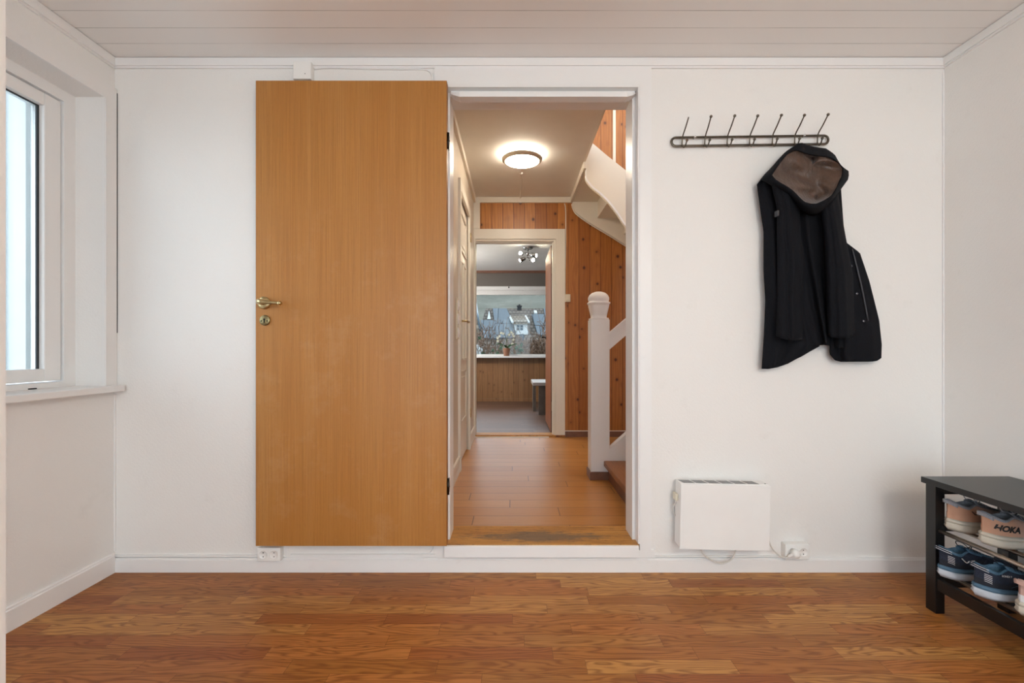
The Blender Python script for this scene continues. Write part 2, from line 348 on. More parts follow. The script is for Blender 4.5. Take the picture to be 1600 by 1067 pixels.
# ---------------------------------------------------------------- mesh builder
WPOS = {}
class B:
    def __init__(s): s.v = []; s.f = []; s.sm = []
    def add(s, vs, fs, smooth=False, M4=None):
        k = len(s.v)
        for p in vs:
            p = Vector(p); s.v.append(M4 @ p if M4 else p)
        for q in fs: s.f.append(tuple(i+k for i in q)); s.sm.append(smooth)
        return s
    def box(s, x0, x1, y0, y1, z0, z1, c=0.0, M4=None):
        if c <= 0:
            vs = [(x, y, z) for x in (x0, x1) for y in (y0, y1) for z in (z0, z1)]
            return s.add(vs, [(0, 1, 3, 2), (4, 6, 7, 5), (0, 4, 5, 1), (2, 3, 7, 6), (0, 2, 6, 4), (1, 5, 7, 3)], False, M4)
        import bmesh
        bm = bmesh.new(); r = bmesh.ops.create_cube(bm, size=1)
        for v in bm.verts: v.co = Vector(((x0+x1)/2+v.co.x*(x1-x0), (y0+y1)/2+v.co.y*(y1-y0), (z0+z1)/2+v.co.z*(z1-z0)))
        bmesh.ops.bevel(bm, geom=bm.edges[:], offset=c, segments=2, profile=.6, affect='EDGES')
        bm.verts.index_update()
        s.add([v.co.copy() for v in bm.verts], [[v.index for v in f.verts] for f in bm.faces], False, M4); bm.free(); return s
    def prism(s, poly, fn, a, b):
        """poly: 2d points; fn(u,v,w)->3d ; extruded from w=a to w=b"""
        n = len(poly)
        vs = [fn(u, v, a) for u, v in poly]+[fn(u, v, b) for u, v in poly]
        fs = [tuple(range(n))[::-1], tuple(range(n, 2*n))]+[(i, (i+1) % n, n+(i+1) % n, n+i) for i in range(n)]
        return s.add(vs, fs)
    def tube(s, path, r, n=8, closed=False, cap=True):
        P = [Vector(p) for p in path]; m = len(P)
        R = r if hasattr(r, '__len__') else [r]*m
        up = None; rings = []
        for i in range(m):
            if closed: t = P[(i+1) % m]-P[i-1]
            else: t = P[min(i+1, m-1)]-P[max(i-1, 0)]
            t.normalize()
            if up is None:
                up = Vector((0, 0, 1)) if abs(t.z) < .9 else Vector((1, 0, 0))
            up = (up-t*up.dot(t)); up.normalize(); sd = t.cross(up)
            rings.append([P[i]+(up*math.cos(a)+sd*math.sin(a))*R[i] for a in [2*PI*k/n for k in range(n)]])
        vs = [p for q in rings for p in q]; fs = []
        for i in range(m if closed else m-1):
            j = (i+1) % m
            for k in range(n): fs.append((i*n+k, i*n+(k+1) % n, j*n+(k+1) % n, j*n+k))
        if cap and not closed: fs += [tuple(range(n))[::-1], tuple((m-1)*n+k for k in range(n))]
        return s.add(vs, fs, True)
    def lathe(s, prof, center, axis='z', n=32, M4=None):
        vs = []; c = Vector(center)
        for r, h in prof:
            for k in range(n):
                a = 2*PI*k/n
                if axis == 'z': p = Vector((r*math.cos(a), r*math.sin(a), h))
                elif axis == 'y': p = Vector((r*math.cos(a), -h, r*math.sin(a)))
                else: p = Vector((h, r*math.cos(a), r*math.sin(a)))
                vs.append(c+p if M4 is None else M4 @ p)
        fs = []
        for i in range(len(prof)-1):
            for k in range(n): fs.append((i*n+k, i*n+(k+1) % n, (i+1)*n+(k+1) % n, (i+1)*n+k))
        m = len(prof)-1
        fs += [tuple(range(n))[::-1], tuple(m*n+k for k in range(n))]
        return s.add(vs, fs, True)
    def ball(s, c, r, n=12):
        c = Vector(c); return s.lathe([(r*math.sin(a)+1e-5, -r*math.cos(a)) for a in [PI*i/8 for i in range(9)]], c, 'z', n)
    def grid(s, fn, nu, nv, closed_u=False, smooth=True):
        vs = [fn(i/(nu if closed_u else nu-1), j/(nv-1)) for j in range(nv) for i in range(nu)]
        fs = []
        for j in range(nv-1):
            for i in range(nu if closed_u else nu-1):
                a = j*nu+i; b = j*nu+(i+1) % nu; fs.append((a, b, b+nu, a+nu))
        return s.add(vs, fs, smooth)
    def rings(s, rings, cap0=True, cap1=True, smooth=True):
        n = len(rings[0]); vs = [p for r in rings for p in r]; fs = []
        for j in range(len(rings)-1):
            for i in range(n): fs.append((j*n+i, j*n+(i+1) % n, (j+1)*n+(i+1) % n, (j+1)*n+i))
        if cap0: fs.append(tuple(range(n))[::-1])
        if cap1: fs.append(tuple((len(rings)-1)*n+i for i in range(n)))
        return s.add(vs, fs, smooth)
    def out(s, name, mat, parent=None, recenter=True, fix=True):
        import bmesh
        me = bpy.data.meshes.new(name)
        lo = Vector([min(v[i] for v in s.v) for i in range(3)]); hi = Vector([max(v[i] for v in s.v) for i in range(3)])
        c = (lo+hi)/2 if recenter else Vector((0, 0, 0))
        me.from_pydata([v-c for v in s.v], [], s.f)
        me.polygons.foreach_set('use_smooth', s.sm)
        if fix:
            bm = bmesh.new(); bm.from_mesh(me); bmesh.ops.recalc_face_normals(bm, faces=bm.faces[:]); bm.to_mesh(me); bm.free()
        me.materials.append(M[mat]); me.update()
        o = bpy.data.objects.new(name, me); COL.objects.link(o); o.location = c; WPOS[o.name] = c
        if parent:
            o.parent = parent; o.matrix_parent_inverse = Matrix.Translation(-WPOS[parent.name])
        return o
def tag(o, label=None, cat=None, group=None, kind=None):
    if label: o['label'] = label
    if cat: o['category'] = cat
    if group: o['group'] = group
    if kind: o['kind'] = kind
    return o
def thing(name, loc, label, cat, group=None):
    o = bpy.data.objects.new(name, None); COL.objects.link(o); o.location = loc; o.empty_display_size = .05
    WPOS[o.name] = Vector(loc); return tag(o, label, cat, group)
def struct(name, b, mat, label=None, cat=None, parent=None):
    o = b.out(name, mat, parent, recenter=False)
    if not parent: tag(o, label, cat, kind='structure')
    return o
def bxs(name, mat, *boxes, label=None, cat=None, parent=None, c=0.0):
    b = B()
    for q in boxes: b.box(*q, c=c)
    return struct(name, b, mat, label, cat, parent)
def lerp(a, b, t): return a+(b-a)*t
def poly_at(pts, y):
    """pts: [(x,y)...] sorted by y -> x"""
    if y <= pts[0][1]: return pts[0][0]
    for (x0, y0), (x1, y1) in zip(pts, pts[1:]):
        if y <= y1: return lerp(x0, x1, (y-y0)/max(1e-6, y1-y0))
    return pts[-1][0]
def smooth_path(pts, k=6):
    """Catmull-Rom through points"""
    P = [Vector(p) for p in pts]; out = []
    for i in range(len(P)-1):
        p0 = P[max(i-1, 0)]; p1 = P[i]; p2 = P[i+1]; p3 = P[min(i+2, len(P)-1)]
        for j in range(k):
            t = j/k
            out.append(.5*((2*p1)+(p2-p0)*t+(2*p0-5*p1+4*p2-p3)*t*t+(3*p1-p0-3*p2+p3)*t**3))
    out.append(P[-1]); return out

# ================================================================ THE ENTRY ROOM
XL, XR = -1.757, 1.896
ZC = EYE+1.278
YR = -2.2
WT = .15                                  # thickness of the back wall
OXL, OXR = -.283, .532                    # clear door opening
ZT = .127                                 # threshold top
ZH = EYE+1.13                             # clear head
struct('floor', B().box(XL-.2, XR+.2, YR-.2, D, -.08, 0), 'floor')
struct('ceiling', B().box(XL-.2, XR+.2, YR-.2, D, ZC, ZC+.1), 'ceil')
bxs('wall_back', 'wall', (XL-.2, OXL-.03, D, D+WT, -.08, 2.7), (OXR+.03, XR+.2, D, D+WT, -.08, 4.7),
    (OXL-.03, OXR+.03, D, D+WT, ZH+.03, 2.7), (OXL-.03, OXR+.03, D, D+WT, -.08, ZT-.03))
WY0, WY1, WZ0, WZ1 = .95, 1.995, .800, 2.055
bxs('wall_left', 'wall_l', (XL-.2, XL, YR, WY0, 0, ZC), (XL-.2, XL, WY1, D, 0, ZC), (XL-.2, XL, WY0, WY1, 0, WZ0), (XL-.2, XL, WY0, WY1, WZ1, ZC))
bxs('wall_right', 'wall', (XR, XR+.2, YR, D, 0, ZC))
bxs('wall_rear', 'wall', (XL-.2, -1.6, YR-.2, YR, 0, ZC), (1.75, XR+.2, YR-.2, YR, 0, ZC), (-1.6, 1.75, YR-.2, YR, 0, .1), (-1.6, 1.75, YR-.2, YR, 2.16, ZC))
bxs('trim_front_opening', 'trimv', (-.945, -.869, .70, .80, 0, ZC))
bxs('window_rear_added', 'trimv', (-1.6, -1.54, YR-.14, YR-.07, .1, 2.16), (1.69, 1.75, YR-.14, YR-.07, .1, 2.16), (-1.54, 1.69, YR-.14, YR-.07, .1, .16), (-1.54, 1.69, YR-.14, YR-.07, 2.1, 2.16), (.02, .08, YR-.14, YR-.07, .16, 2.1))  # unseen window, added wide behind the camera for frontal daylight
struct('window_pane', B().box(-1.54, 1.69, YR-.11, YR-.105, .16, 2.1), 'glass', parent=bpy.data.objects['window_rear_added'])
WPOS['window_rear_added'] = Vector((0, 0, 0))

# ceiling coving boards
bxs('trim_ceiling_back', 'trim', (XL, XR, D-.014, D-.001, ZC-.036, ZC-.002), (XL, XR, D-.008, D, ZC-.044, ZC-.036))
bxs('trim_ceiling_left', 'trimv', (XL, XL+.014, .3, D-.014, ZC-.04, ZC-.002), (XL, XL+.008, .3, D-.014, ZC-.048, ZC-.04))
bxs('trim_ceiling_right', 'trimv', (XR-.014, XR, YR, D-.014, ZC-.036, ZC-.002), (XR-.008, XR, YR, D-.014, ZC-.044, ZC-.036))
# skirtings with the slightly wavy lower edge
def skirting(name, p0, p1, inward, h=.062, th=.013, mat='trim'):
    p0 = Vector(p0); p1 = Vector(p1); inw = Vector(inward); n = 80; rings = []
    for i in range(n+1):
        p = lerp(p0, p1, i/n); w = .0025*noise.noise(p*5)+.001*noise.noise(p*23)
        q = lambda o, z: p+inw*o+Vector((0, 0, z))
        rings.append([q(0, .0), q(th+w*.3, .0), q(th, h*.86), q(th*.7, h*.9), q(th*.7, h*.97), q(th*.5, h), q(0, h)])
    return struct(name, B().rings(rings, smooth=False), mat)
skirting('baseboard_back', (XL, D, 0), (XR, D, 0), (0, -1, 0))
skirting('baseboard_left', (XL, .3, 0), (XL, D-.013, 0), (1, 0, 0), .085)
skirting('baseboard_right', (XR, YR, 0), (XR, D-.013, 0), (-1, 0, 0))
# thin painted cable ledge above the skirting
bxs('trim_cable_ledge', 'trim', (XL, -1.11, D-.008, D, .066, .074), (-.98, -.30, D-.008, D, .066, .078), (.60, 1.18, D-.007, D, .066, .072))
bxs('trim_corner_left', 'trimv', (XL, XL+.006, D-.006, D, .09, WZ0-.02))
bxs('trim_corner_right', 'trimv', (XR-.006, XR, D-.006, D, .065, ZC-.05))

# left window
win = bxs('window_1', 'trimv', (XL-.19, XL-.113, WY1-.05, WY1, WZ0, WZ1), (XL-.19, XL-.113, WY0, WY0+.05, WZ0, WZ1),
    (XL-.19, XL-.113, WY0+.05, WY1-.05, WZ1-.045, WZ1), (XL-.19, XL-.113, WY0+.05, WY1-.05, WZ0, WZ0+.045))
WPOS['window_1'] = Vector((0, 0, 0))
a, b_ = WY0+.056, WY1-.056; z0, z1 = WZ0+.05, WZ1-.05
struct('sash', B().box(XL-.175, XL-.12, b_-.068, b_, z0, z1, .003).box(XL-.175, XL-.12, a, a+.068, z0, z1, .003)
    .box(XL-.1745, XL-.1205, a+.068, b_-.068, z0, z0+.05, .003).box(XL-.1745, XL-.1205, a+.068, b_-.068, z1-.05, z1, .003), 'trimv', parent=win)
struct('window_pane', B().box(XL-.155, XL-.15, a+.068, b_-.068, z0+.05, z1-.05), 'glass', parent=win)
struct('gasket', B().box(XL-.149, XL-.142, b_-.076, b_-.068, z0+.05, z1-.05).box(XL-.149, XL-.142, a+.068, b_-.068, z1-.054, z1-.05), 'gasket', parent=win)
struct('drain_slot', B().box(XL-.113, XL-.109, 1.80, 1.83, WZ0+.023, WZ0+.027), 'hole', parent=win)
struct('casing', B().box(XL, XL+.012, WY1, D-.002, WZ0, WZ1+.0).box(XL, XL+.012, WY0-.08, D-.002, WZ1, WZ1+.066).box(XL, XL+.012, WY0-.07, WY0, WZ0, WZ1)
    .box(XL+.012, XL+.016, WY1+.002, WY1+.008, WZ0, WZ1), 'trimv', parent=win)
struct('corner_gap', B().box(XL+.001, XL+.0135, D-.0035, D-.001, WZ0+.25, WZ1+.05), 'gasket', parent=win)
struct('window_sill', B().box(XL-.113, XL+.062, WY0-.1, D-.02, WZ0-.004, WZ0+.022, .004), 'trimv', parent=win)
# what shows outside it: white cladding of the house itself
bxs('wall_outside', 'white', (-4.2, XL-.2, 2.32, 2.42, -2, 3.2), (-2.46, -2.40, 2.30, 2.32, -2, 3.2), (-2.66, -2.52, 2.305, 2.32, -2, 3.2), (-3.4, -3.3, 2.30, 2.32, -2, 3.2), label=None)
bxs('bounce_slab', 'bounce_pale', (-9, XL-.25, -6, 9.5, -.5, -.35), (XL-.25, XR+.3, -6, YR-.25, -.5, -.35))  # unseen pale slab, added to bounce daylight up through the windows
bxs('ground', 'grass', (-60, 60, -30, 110, -7.2, -7.0))

# ---- doorway
fy = D-.018
bxs('door_frame', 'trimv',
    (OXR, OXR+.03, D+.03, D+WT, ZT, ZH), (OXR+.014, OXR+.03, fy, D+.03, ZT, ZH+.014),
    (OXL-.03, OXL, D+.03, D+WT, ZT, ZH), (OXL-.03, OXL-.012, fy, D+.03, ZT, ZH+.014),
    (OXL-.03, OXR+.03, D+.03, D+WT, ZH, ZH+.03), (OXL-.03, OXR+.03, fy, D+.03, ZH+.014, ZH+.03),
    (OXR+.020, OXR+.0215, fy-.003, fy, ZT, ZH+.02)).name = 'trim_1'
# shaped moulding under the head
def head_fn(u, v, w): return Vector((u, v, w))
b = B(); rings = []
xa, xb = OXL+.018, OXR-.004
for i, (x, k) in enumerate([(xa-.012, .0), (xa+.004, .55), (xa+.03, 1), (xb-.03, 1), (xb-.004, .55), (xb+.012, 0)]):
    zb = ZH-.002; e = k
    prof = [(D+.03, zb+.03), (fy+.012, zb+.03), (fy+.03, zb+.022), (fy+.034, zb+.012+.0*e), (fy+.02-.012*e, zb+.002), (fy+.016-.016*e, zb-.003), (fy+.016-.016*e, zb-.003-.023*e), (D+.03, zb-.003-.023*e)]
    rings.append([Vector((x, y, z)) for y, z in prof])
b.rings(rings, smooth=False)
struct('trim_2', b, 'trim')
bxs('trim_3', 'trim', (OXR+.022, OXR+.073, D-.013, D, .098, ZH+.026), (OXL-.063, OXR+.073, D-.013, D, ZH+.026, ZC-.045), (OXL-.063, OXL-.015, D-.013, D, .098, ZH+.026))
bxs('threshold', 'thresh', (OXL-.012, OXR+.016, fy-.004, D+WT+.04, ZT-.03, ZT)).name = 'trim_4'
bxs('trim_5', 'trim', (OXL-.018, OXR+.014, D-.034, D-.001, .074, ZT-.003), c=.002)
bxs('trim_6', 'trim', (OXL-.06, OXL-.016, D-.010, D, .064, .098), (OXR+.014, OXR+.09, D-.010, D, .064, .0965))

# ---- the open oak door leaf, swung flat along the wall
dl = W(400, 126, 2.0); dr = W(697.5, 853, 2.0)
door = B().box(dl.x, dr.x, 2.0, 2.038, dr.z, dl.z).out('door_1', 'veneer')
tag(door, kind='structure')
M['veneer'] = M['veneer']
B().box(dr.x-.0005, dr.x+.0012, 2.0005, 2.0375, dr.z, dl.z).box(dl.x-.0012, dl.x+.0005, 2.0005, 2.0375, dr.z, dl.z).out('edge_band', 'edge', door)
def xf(c, M3=None): return Matrix.Translation(Vector(c))
def handle(parent, c, r=.027, L=.083):
    """rose with lever; c on the leaf face (faces -Y); lever points +X"""
    c = Vector(c)
    rose = B().lathe([(r*.98, .0), (r, .002), (r, .006), (r*.93, .009), (r*.5, .0105), (.001, .011)], c, 'y', 40).out('door_handle', 'brass', parent)
    rose['label'] = 'round brass rose with lever'
    p = [c+Vector((-.004, -.008, .003)), c+Vector((-.004, -.034, .003)), c+Vector((.004, -.046, .002)), c+Vector((.02, -.050, .001)), c+Vector((.045, -.050, -.002)), c+Vector((.072, -.048, -.004)), c+Vector((.086, -.046, -.005))]
    q = smooth_path(p, 5); n = len(q)
    rad = [.0125 if i < 8 else lerp(.012, .0072, min(1, (i-8)/12)) for i in range(n)]
    B().tube(q, rad, 14).ball(q[-1]+Vector((.001, 0, 0)), .0098).out('lever', 'brass', rose)
hc = W(413.5, 473.5, 2.0); handle(door, hc)
ec = W(414.5, 500.5, 2.0)
es = B().lathe([(.0215, 0), (.0225, .002), (.0225, .005), (.020, .007), (.001, .0075)], ec, 'y', 36).out('escutcheon', 'brass_d', door)
kb = B()
kb.lathe([(.0042, .0076), (.001, .0082)], ec+Vector((-.001, 0, .004)), 'y', 16)
kb.box(ec.x-.003, ec.x+.001, ec.y-.0082, ec.y-.007, ec.z-.011, ec.z+.003)
for sx in (-1, 1): kb.lathe([(.003, .0076), (.001, .0083)], ec+Vector((sx*.0125-.001, 0, -.003)), 'y', 12)
kb.out('keyhole', 'hole', es)
for py in (220, 760):
    h = W(699, py, 2.012)
    B().tube([h+Vector((.0035, 0, -.035)), h+Vector((.0035, 0, .035))], .005, 10).box(h.x+.002, h.x+.006, h.y+.002, h.y+.03, h.z-.03, h.z+.03).tube([h+Vector((.0035, 0, .002)), h+Vector((.0035, 0, -.002))], .0075, 10).out('hinge', 'steel', door)

# ---- junction box and painted cable above the door, sockets
jb = B().box(*[v for v in (W(463.5, 0, D).x, W(491, 0, D).x, D-.034, D-.001, W(0, 126, D).z-.012, W(0, 103, D).z)], c=.003).out('junction_box', 'plastic')
tag(jb, 'small square white junction box above the oak door', 'junction box')
sc = W(476.5, 115, D-.034)
B().lathe([(.002, 0), (.001, .0008)], sc, 'y', 10).out('screw_hole', 'hole', jb)
p = [W(491, 108, D-.0034), W(510, 106, D-.0034), W(560, 107, D-.0034), W(620, 108, D-.0034), W(655, 108, D-.0034), W(668, 110, D-.0034), W(674, 116, D-.0034), W(676, 126, D-.0034), W(676, 140, D-.0034)]
tag(B().tube(smooth_path(p), .0035, 8).out('cable', 'trim'), 'thin white painted cable curving above the oak door to the casing', 'cable')
def socket(cx, cy, wpx, hpx, label, plug=False, parity=0):
    c = W(cx, cy, D-.03); s = F/(D-.03); w = wpx/s; h = hpx/s
    t = thing('wall_socket', (c.x, D, c.z), label, 'socket', 'wall sockets above the skirting')
    B().box(c.x-w/2, c.x+w/2, D-.034, D-.001, c.z-h/2, c.z+h/2, .004).out('housing', 'plastic', t)
    for k in (-1, 1):
        q = Vector((c.x+k*w*.235, D-.034, c.z))
        ri = B().lathe([(.019, 0), (.0195, .0022), (.0178, .0024), (.017, .0008), (.001, .0006)], q, 'y', 32).out('socket_well', 'plastic', t)
        if plug and k < 0: continue
        B().lathe([(.0026, .0006), (.001, .0014)], q+Vector((0, 0, .0085)), 'y', 10).lathe([(.0026, .0006), (.001, .0014)], q+Vector((0, 0, -.0085)), 'y', 10).out('pin_hole', 'hole', ri)
    return t, c
socket(420.5, 866, 36, 21, 'white double wall socket under the oak door leaf')
sk, skc = socket(1245.5, 862, 38, 24, 'white double wall socket beside the heater with a plug in it', True)
p = [W(438, 867, D-.003), W(442, 868, D-.003), W(452, 871, D-.003), W(480, 870.5, D-.003), W(600, 870.5, D-.003), W(655, 870.5, D-.003), W(668, 867, D-.003), W(675, 860, D-.003), W(677, 850, D-.003)]
tag(B().tube(smooth_path(p), .003, 8).out('cable', 'trim'), 'thin white cable clipped above the skirting below the oak door', 'cable')

# ---- panel heater
R0 = W(1133, 808, D-.09)
RM = Matrix.Translation(R0) @ Matrix.Rotation(math.radians(1.1), 4, 'Y') @ Matrix.Translation(-R0)
hw, hh = .189, .138
ht = thing('panel_heater', (R0.x, D-.05, R0.z-hh), 'white electric panel heater hung slightly crooked on the wall', 'heater')
x0, x1, z0, z1 = R0.x-hw, R0.x+hw, R0.z-hh, R0.z+hh
B().box(x0, x1, D-.092, D-.082, z0, z1-.002, .002, RM).out('front_panel', 'heater', ht)
cs = B().box(x0+.001, x1-.001, D-.082, D-.022, z0+.006, z1, .002, RM).out('casing', 'heater', ht)
b = B(); n = 6; w0 = (x1-x0-.05)/n
for i in range(n):
    xa_ = x0+.012+i*w0; ww = w0-.007
    pts = [(xa_+.004, D-.078), (xa_+ww+.004, D-.078), (xa_+ww-.006, D-.034), (xa_-.006, D-.034)]
    b.add([RM @ Vector((x, y, z1+e)) for e in (.0004, .0009) for x, y in pts], [(0, 1, 2, 3), (4, 5, 6, 7), (0, 1, 5, 4), (1, 2, 6, 5), (2, 3, 7, 6), (3, 0, 4, 7)])
b.out('vent_slots', 'slot', cs)
B().lathe([(.003, .0002), (.0028, .0012), (.001, .0016)], (0, 0, 0), 'z', 12, RM @ Matrix.Translation((x1-.012, D-.07, z1))).out('screw', 'hole', cs)
for u in (.125, .655):
    xx = x0+u*(x1-x0)
    B().box(xx-.006, xx+.008, D-.024, D-.002, z0-.018, z0+.03, .002).out('wall_bracket', 'plastic', ht)
cb = W(1058, 776, D-.045)
B().box(cb.x-.012, cb.x+.006, D-.06, D-.02, cb.z-.014, cb.z+.016, .004).out('control_box', 'cplastic', ht)
p = [W(1059, 782, D-.04), W(1053, 790, D-.035), W(1052, 797, D-.03), W(1056, 806, D-.03), W(1064, 812, D-.04)]
B().tube(smooth_path(p), .0022, 8).out('sensor_wire', 'cable', ht)
p = [W(1094, 855, D-.04), W(1098, 864, D-.04), W(1108, 873, D-.035), W(1124, 880, D-.03), W(1138, 877, D-.035), W(1147, 868, D-.04), W(1150, 856, D-.04)]
B().tube(smooth_path(p), .0032, 10).out('cable_loop', 'cable', ht)
p = [W(1201, 844, D-.04), W(1204, 852, D-.03), W(1211, 862, D-.03), W(1221, 870, D-.036), W(1229, 871, D-.045), W(1234, 869, D-.05)]
B().tube(smooth_path(p), .0034, 10).out('power_cord', 'cable', ht)
pc = Vector((skc.x-.019, D-.036, skc.z))
pb = B().lathe([(.0175, 0), (.0175, .018), (.0155, .026), (.009, .030), (.001, .031)], pc, 'y', 24)
pb.tube([pc+Vector((0, -.012, 0)), pc+Vector((-.016, -.013, -.006)), pc+Vector((-.030, -.012, -.014))], [.0125, .008, .005], 12)
pg = pb.out('plug', 'plastic', ht)

# ---- hook rail
rk = thing('coat_rack', (W(1172, 220, D).x, D, W(1172, 220, D).z), 'dark metal wall rack with seven double hooks', 'coat rack')
y_r = D-.013
def loop(off):
    L = W(1056, 221.5, y_r); R = W(1287.5, 218.5, y_r); r = .0205-off
    ax = (R-L).normalized(); up = Vector((-ax.z, 0, ax.x)); pts = []
    for k in range(13): a = PI/2-PI*k/12; pts.append(R+ax*(math.cos(a)*r)+up*(math.sin(a)*r))
    for k in range(13): a = -PI/2-PI*k/12; pts.append(L+ax*(math.cos(a)*r)+up*(math.sin(a)*r))
    return pts
B().tube(loop(0), .0034, 8, closed=True).tube(loop(.0055), .0018, 8, closed=True).out('rail', 'gunmetal', rk)
for px in (1086, 1257):
    s0 = W(px, 214-(px-1086)*.015, y_r-.006)
    B().lathe([(.005, -.006), (.005, .003), (.001, .005)], s0, 'y', 12).tube([s0+Vector((0, .018, 0)), s0], .003, 8).out('screw', 'chrome', rk)
tips = [(1076, 183), (1111, 182), (1148, 181), (1184, 181), (1221, 180), (1257, 180), (1294, 179)]
xs = [1066, 1101.5, 1136.5, 1171.5, 1207, 1242, 1277.5]
for i, (tp, px) in enumerate(zip(tips, xs)):
    yy = 222-(px-1066)*.014
    T = W(tp[0], tp[1], D-.088)
    q = [T, lerp(T, W(px+1.5, yy-10, D-.03), .5), W(px+1, yy-10, D-.030), W(px-.2, yy, D-.020), W(px, yy+5, D-.020), W(px+2.5, yy+8, D-.026), W(px+5, yy+5, D-.04), W(px+7.5, yy-3, D-.055)]
    hk = B().tube(smooth_path(q, 5), .0028, 8).out('hook', 'gunmetal', rk)
    if i: B().ball(T, .0062).out('knob', 'gunmetal', hk)
    B().ball(q[-1], .0060).out('knob', 'gunmetal', hk)

# ---- hooded coat
def Z7(p): return (1160+p[0]*.375, 200+p[1]*.375)
ct = thing('hooded_coat', tuple(W(1262, 400, D-.05)), 'black wool coat with brown quilted hood lining, hung by its hood on the rack', 'coat')
def cloth(name, mat, L, R, top, bot, d0, bulge, folds, back=.03, parent=ct, nu=34, nv=44, twist=0):
    L = [Z7(p) for p in L]; R = [Z7(p) for p in R]; top = [Z7(p) for p in top]; bot = [Z7(p) for p in bot]
    rings = []
    yx = lambda pts, u: (lerp(pts[0][0], pts[-1][0], u),)
    for j in range(nv):
        v = j/(nv-1); fr = []; bk = []
        for i in range(nu):
            u = i/(nu-1)
            def at(pts):   # y of a horizontal-ish polyline at fraction u of its x range
                xx = lerp(pts[0][0], pts[-1][0], u)
                for (xa, ya), (xb, yb) in zip(pts, pts[1:]):
                    if xx <= xb+1e-6: return lerp(ya, yb, (xx-xa)/max(1e-6, xb-xa))
                return pts[-1][1]
            y = lerp(at(top), at(bot), v)
            x = lerp(poly_at(L, y), poly_at(R, y), u)
            d = d0-bulge*(max(0, math.sin(PI*u))**.55)*lerp(.75, 1, v)
            for (fu, fw, am, *r) in folds:
                fl = fu+(r[0] if r else 0)*v
                d += am*math.exp(-((u-fl)/fw)**2)*lerp(.6, 1.0, v)
            e = min(1, 6*u, 6*(1-u))
            d += .006*noise.noise(Vector((x*.045, y*.02, d0*9)))*e+.0025*noise.noise(Vector((x*.16, y*.06, 3)))*e
            fr.append(W(x, y, d)); bk.append(W(x, y, d0+back*min(1, 5*u, 5*(1-u))+.002))
        rings.append(fr+bk[::-1])
    return B().rings(rings).out(name, mat, parent)
# back body (hangs between the sleeves), side skirts, sleeves
cloth('coat_back', 'wool', [(140, 240), (150, 450), (200, 700), (262, 905)], [(410, 240), (425, 450), (440, 700), (443, 912)], [(140, 240), (410, 240)],
      [(262, 900), (300, 912), (330, 903), (368, 906), (400, 918), (443, 912)], D-.045, .012, [(.30, .05, .02, .1), (.45, .045, -.024, .05), (.58, .05, .022, .05), (.75, .06, -.018, .05)], .02)
cloth('front_panel', 'wool', [(60, 235), (75, 345), (88, 430), (88, 600), (95, 720), (90, 850), (80, 1003)], [(210, 235), (230, 345), (260, 600), (290, 800), (330, 900), (260, 975)],
      [(60, 235), (100, 185), (140, 170), (210, 180)], [(80, 1003), (120, 1004), (170, 997), (230, 982), (285, 952), (328, 910)], D-.04, .014, [(.25, .05, -.008, .05), (.42, .05, .012, .02), (.8, .07, -.014, 0)], .03)
rp = cloth('front_panel', 'wool', [(370, 470), (372, 600), (365, 800), (363, 940), (372, 965)], [(435, 478), (490, 520), (530, 640), (570, 800), (581, 900), (579, 965)],
      [(370, 470), (400, 455), (435, 478)], [(372, 945), (385, 968), (410, 974), (540, 973), (562, 970), (579, 958)], D-.035, .018, [(.18, .05, .016, 0), (.32, .05, -.012, 0), (.8, .12, -.004, 0)], .026)
cloth('sleeve', 'wool', [(120, 240), (143, 330), (143, 450), (145, 700), (140, 872)], [(235, 240), (240, 350), (243, 450), (262, 560), (250, 720), (252, 885)],
      [(120, 220), (160, 246), (205, 284), (235, 306)], [(140, 868), (170, 878), (200, 884), (230, 887), (252, 882)], D-.07, .052, [(.35, .08, .010, .1), (.6, .07, -.008, .05)], .03)
cloth('sleeve', 'wool', [(310, 250), (325, 350), (338, 450), (345, 600), (355, 868)], [(395, 250), (412, 350), (430, 450), (462, 610), (469, 868)],
      [(310, 342), (350, 320), (372, 298), (395, 264)], [(355, 860), (370, 872), (410, 877), (450, 872), (469, 862)], D-.07, .055, [(.4, .09, .010, -.1), (.65, .07, -.008, .05)], .03)
b = B()
for j, (a_, c_) in enumerate((((457, 505), (522, 803)),)):
    q = [Z7((lerp(a_[0], c_[0], t)+5*math.sin(t*3), lerp(a_[1], c_[1], t))) for t in [k/10 for k in range(11)]]
    b.tube([W(x, y, D-.0535-.004*math.sin(PI*min(1, i/10))) for i, (x, y) in enumerate(q)], .0032, 8)
b.out('zipper', 'zip', rp)
for zx, zy, dd in ((453, 575, .05), (477, 690, .054), (505, 805, .056)):
    x, y = Z7((zx, zy)); c = W(x, y, D-dd-.002)
    B().lathe([(.0055, -.004), (.0055, .001), (.004, .0025), (.001, .003)], c, 'y', 14).out('snap', 'snap', rp)
x, y = Z7((147, 355)); c = W(x, y, D-.10)
B().box(c.x-.003, c.x+.004, c.y-.004, c.y+.02, c.z-.012, c.z+.012, .001).out('sleeve_tab', 'zip', ct)
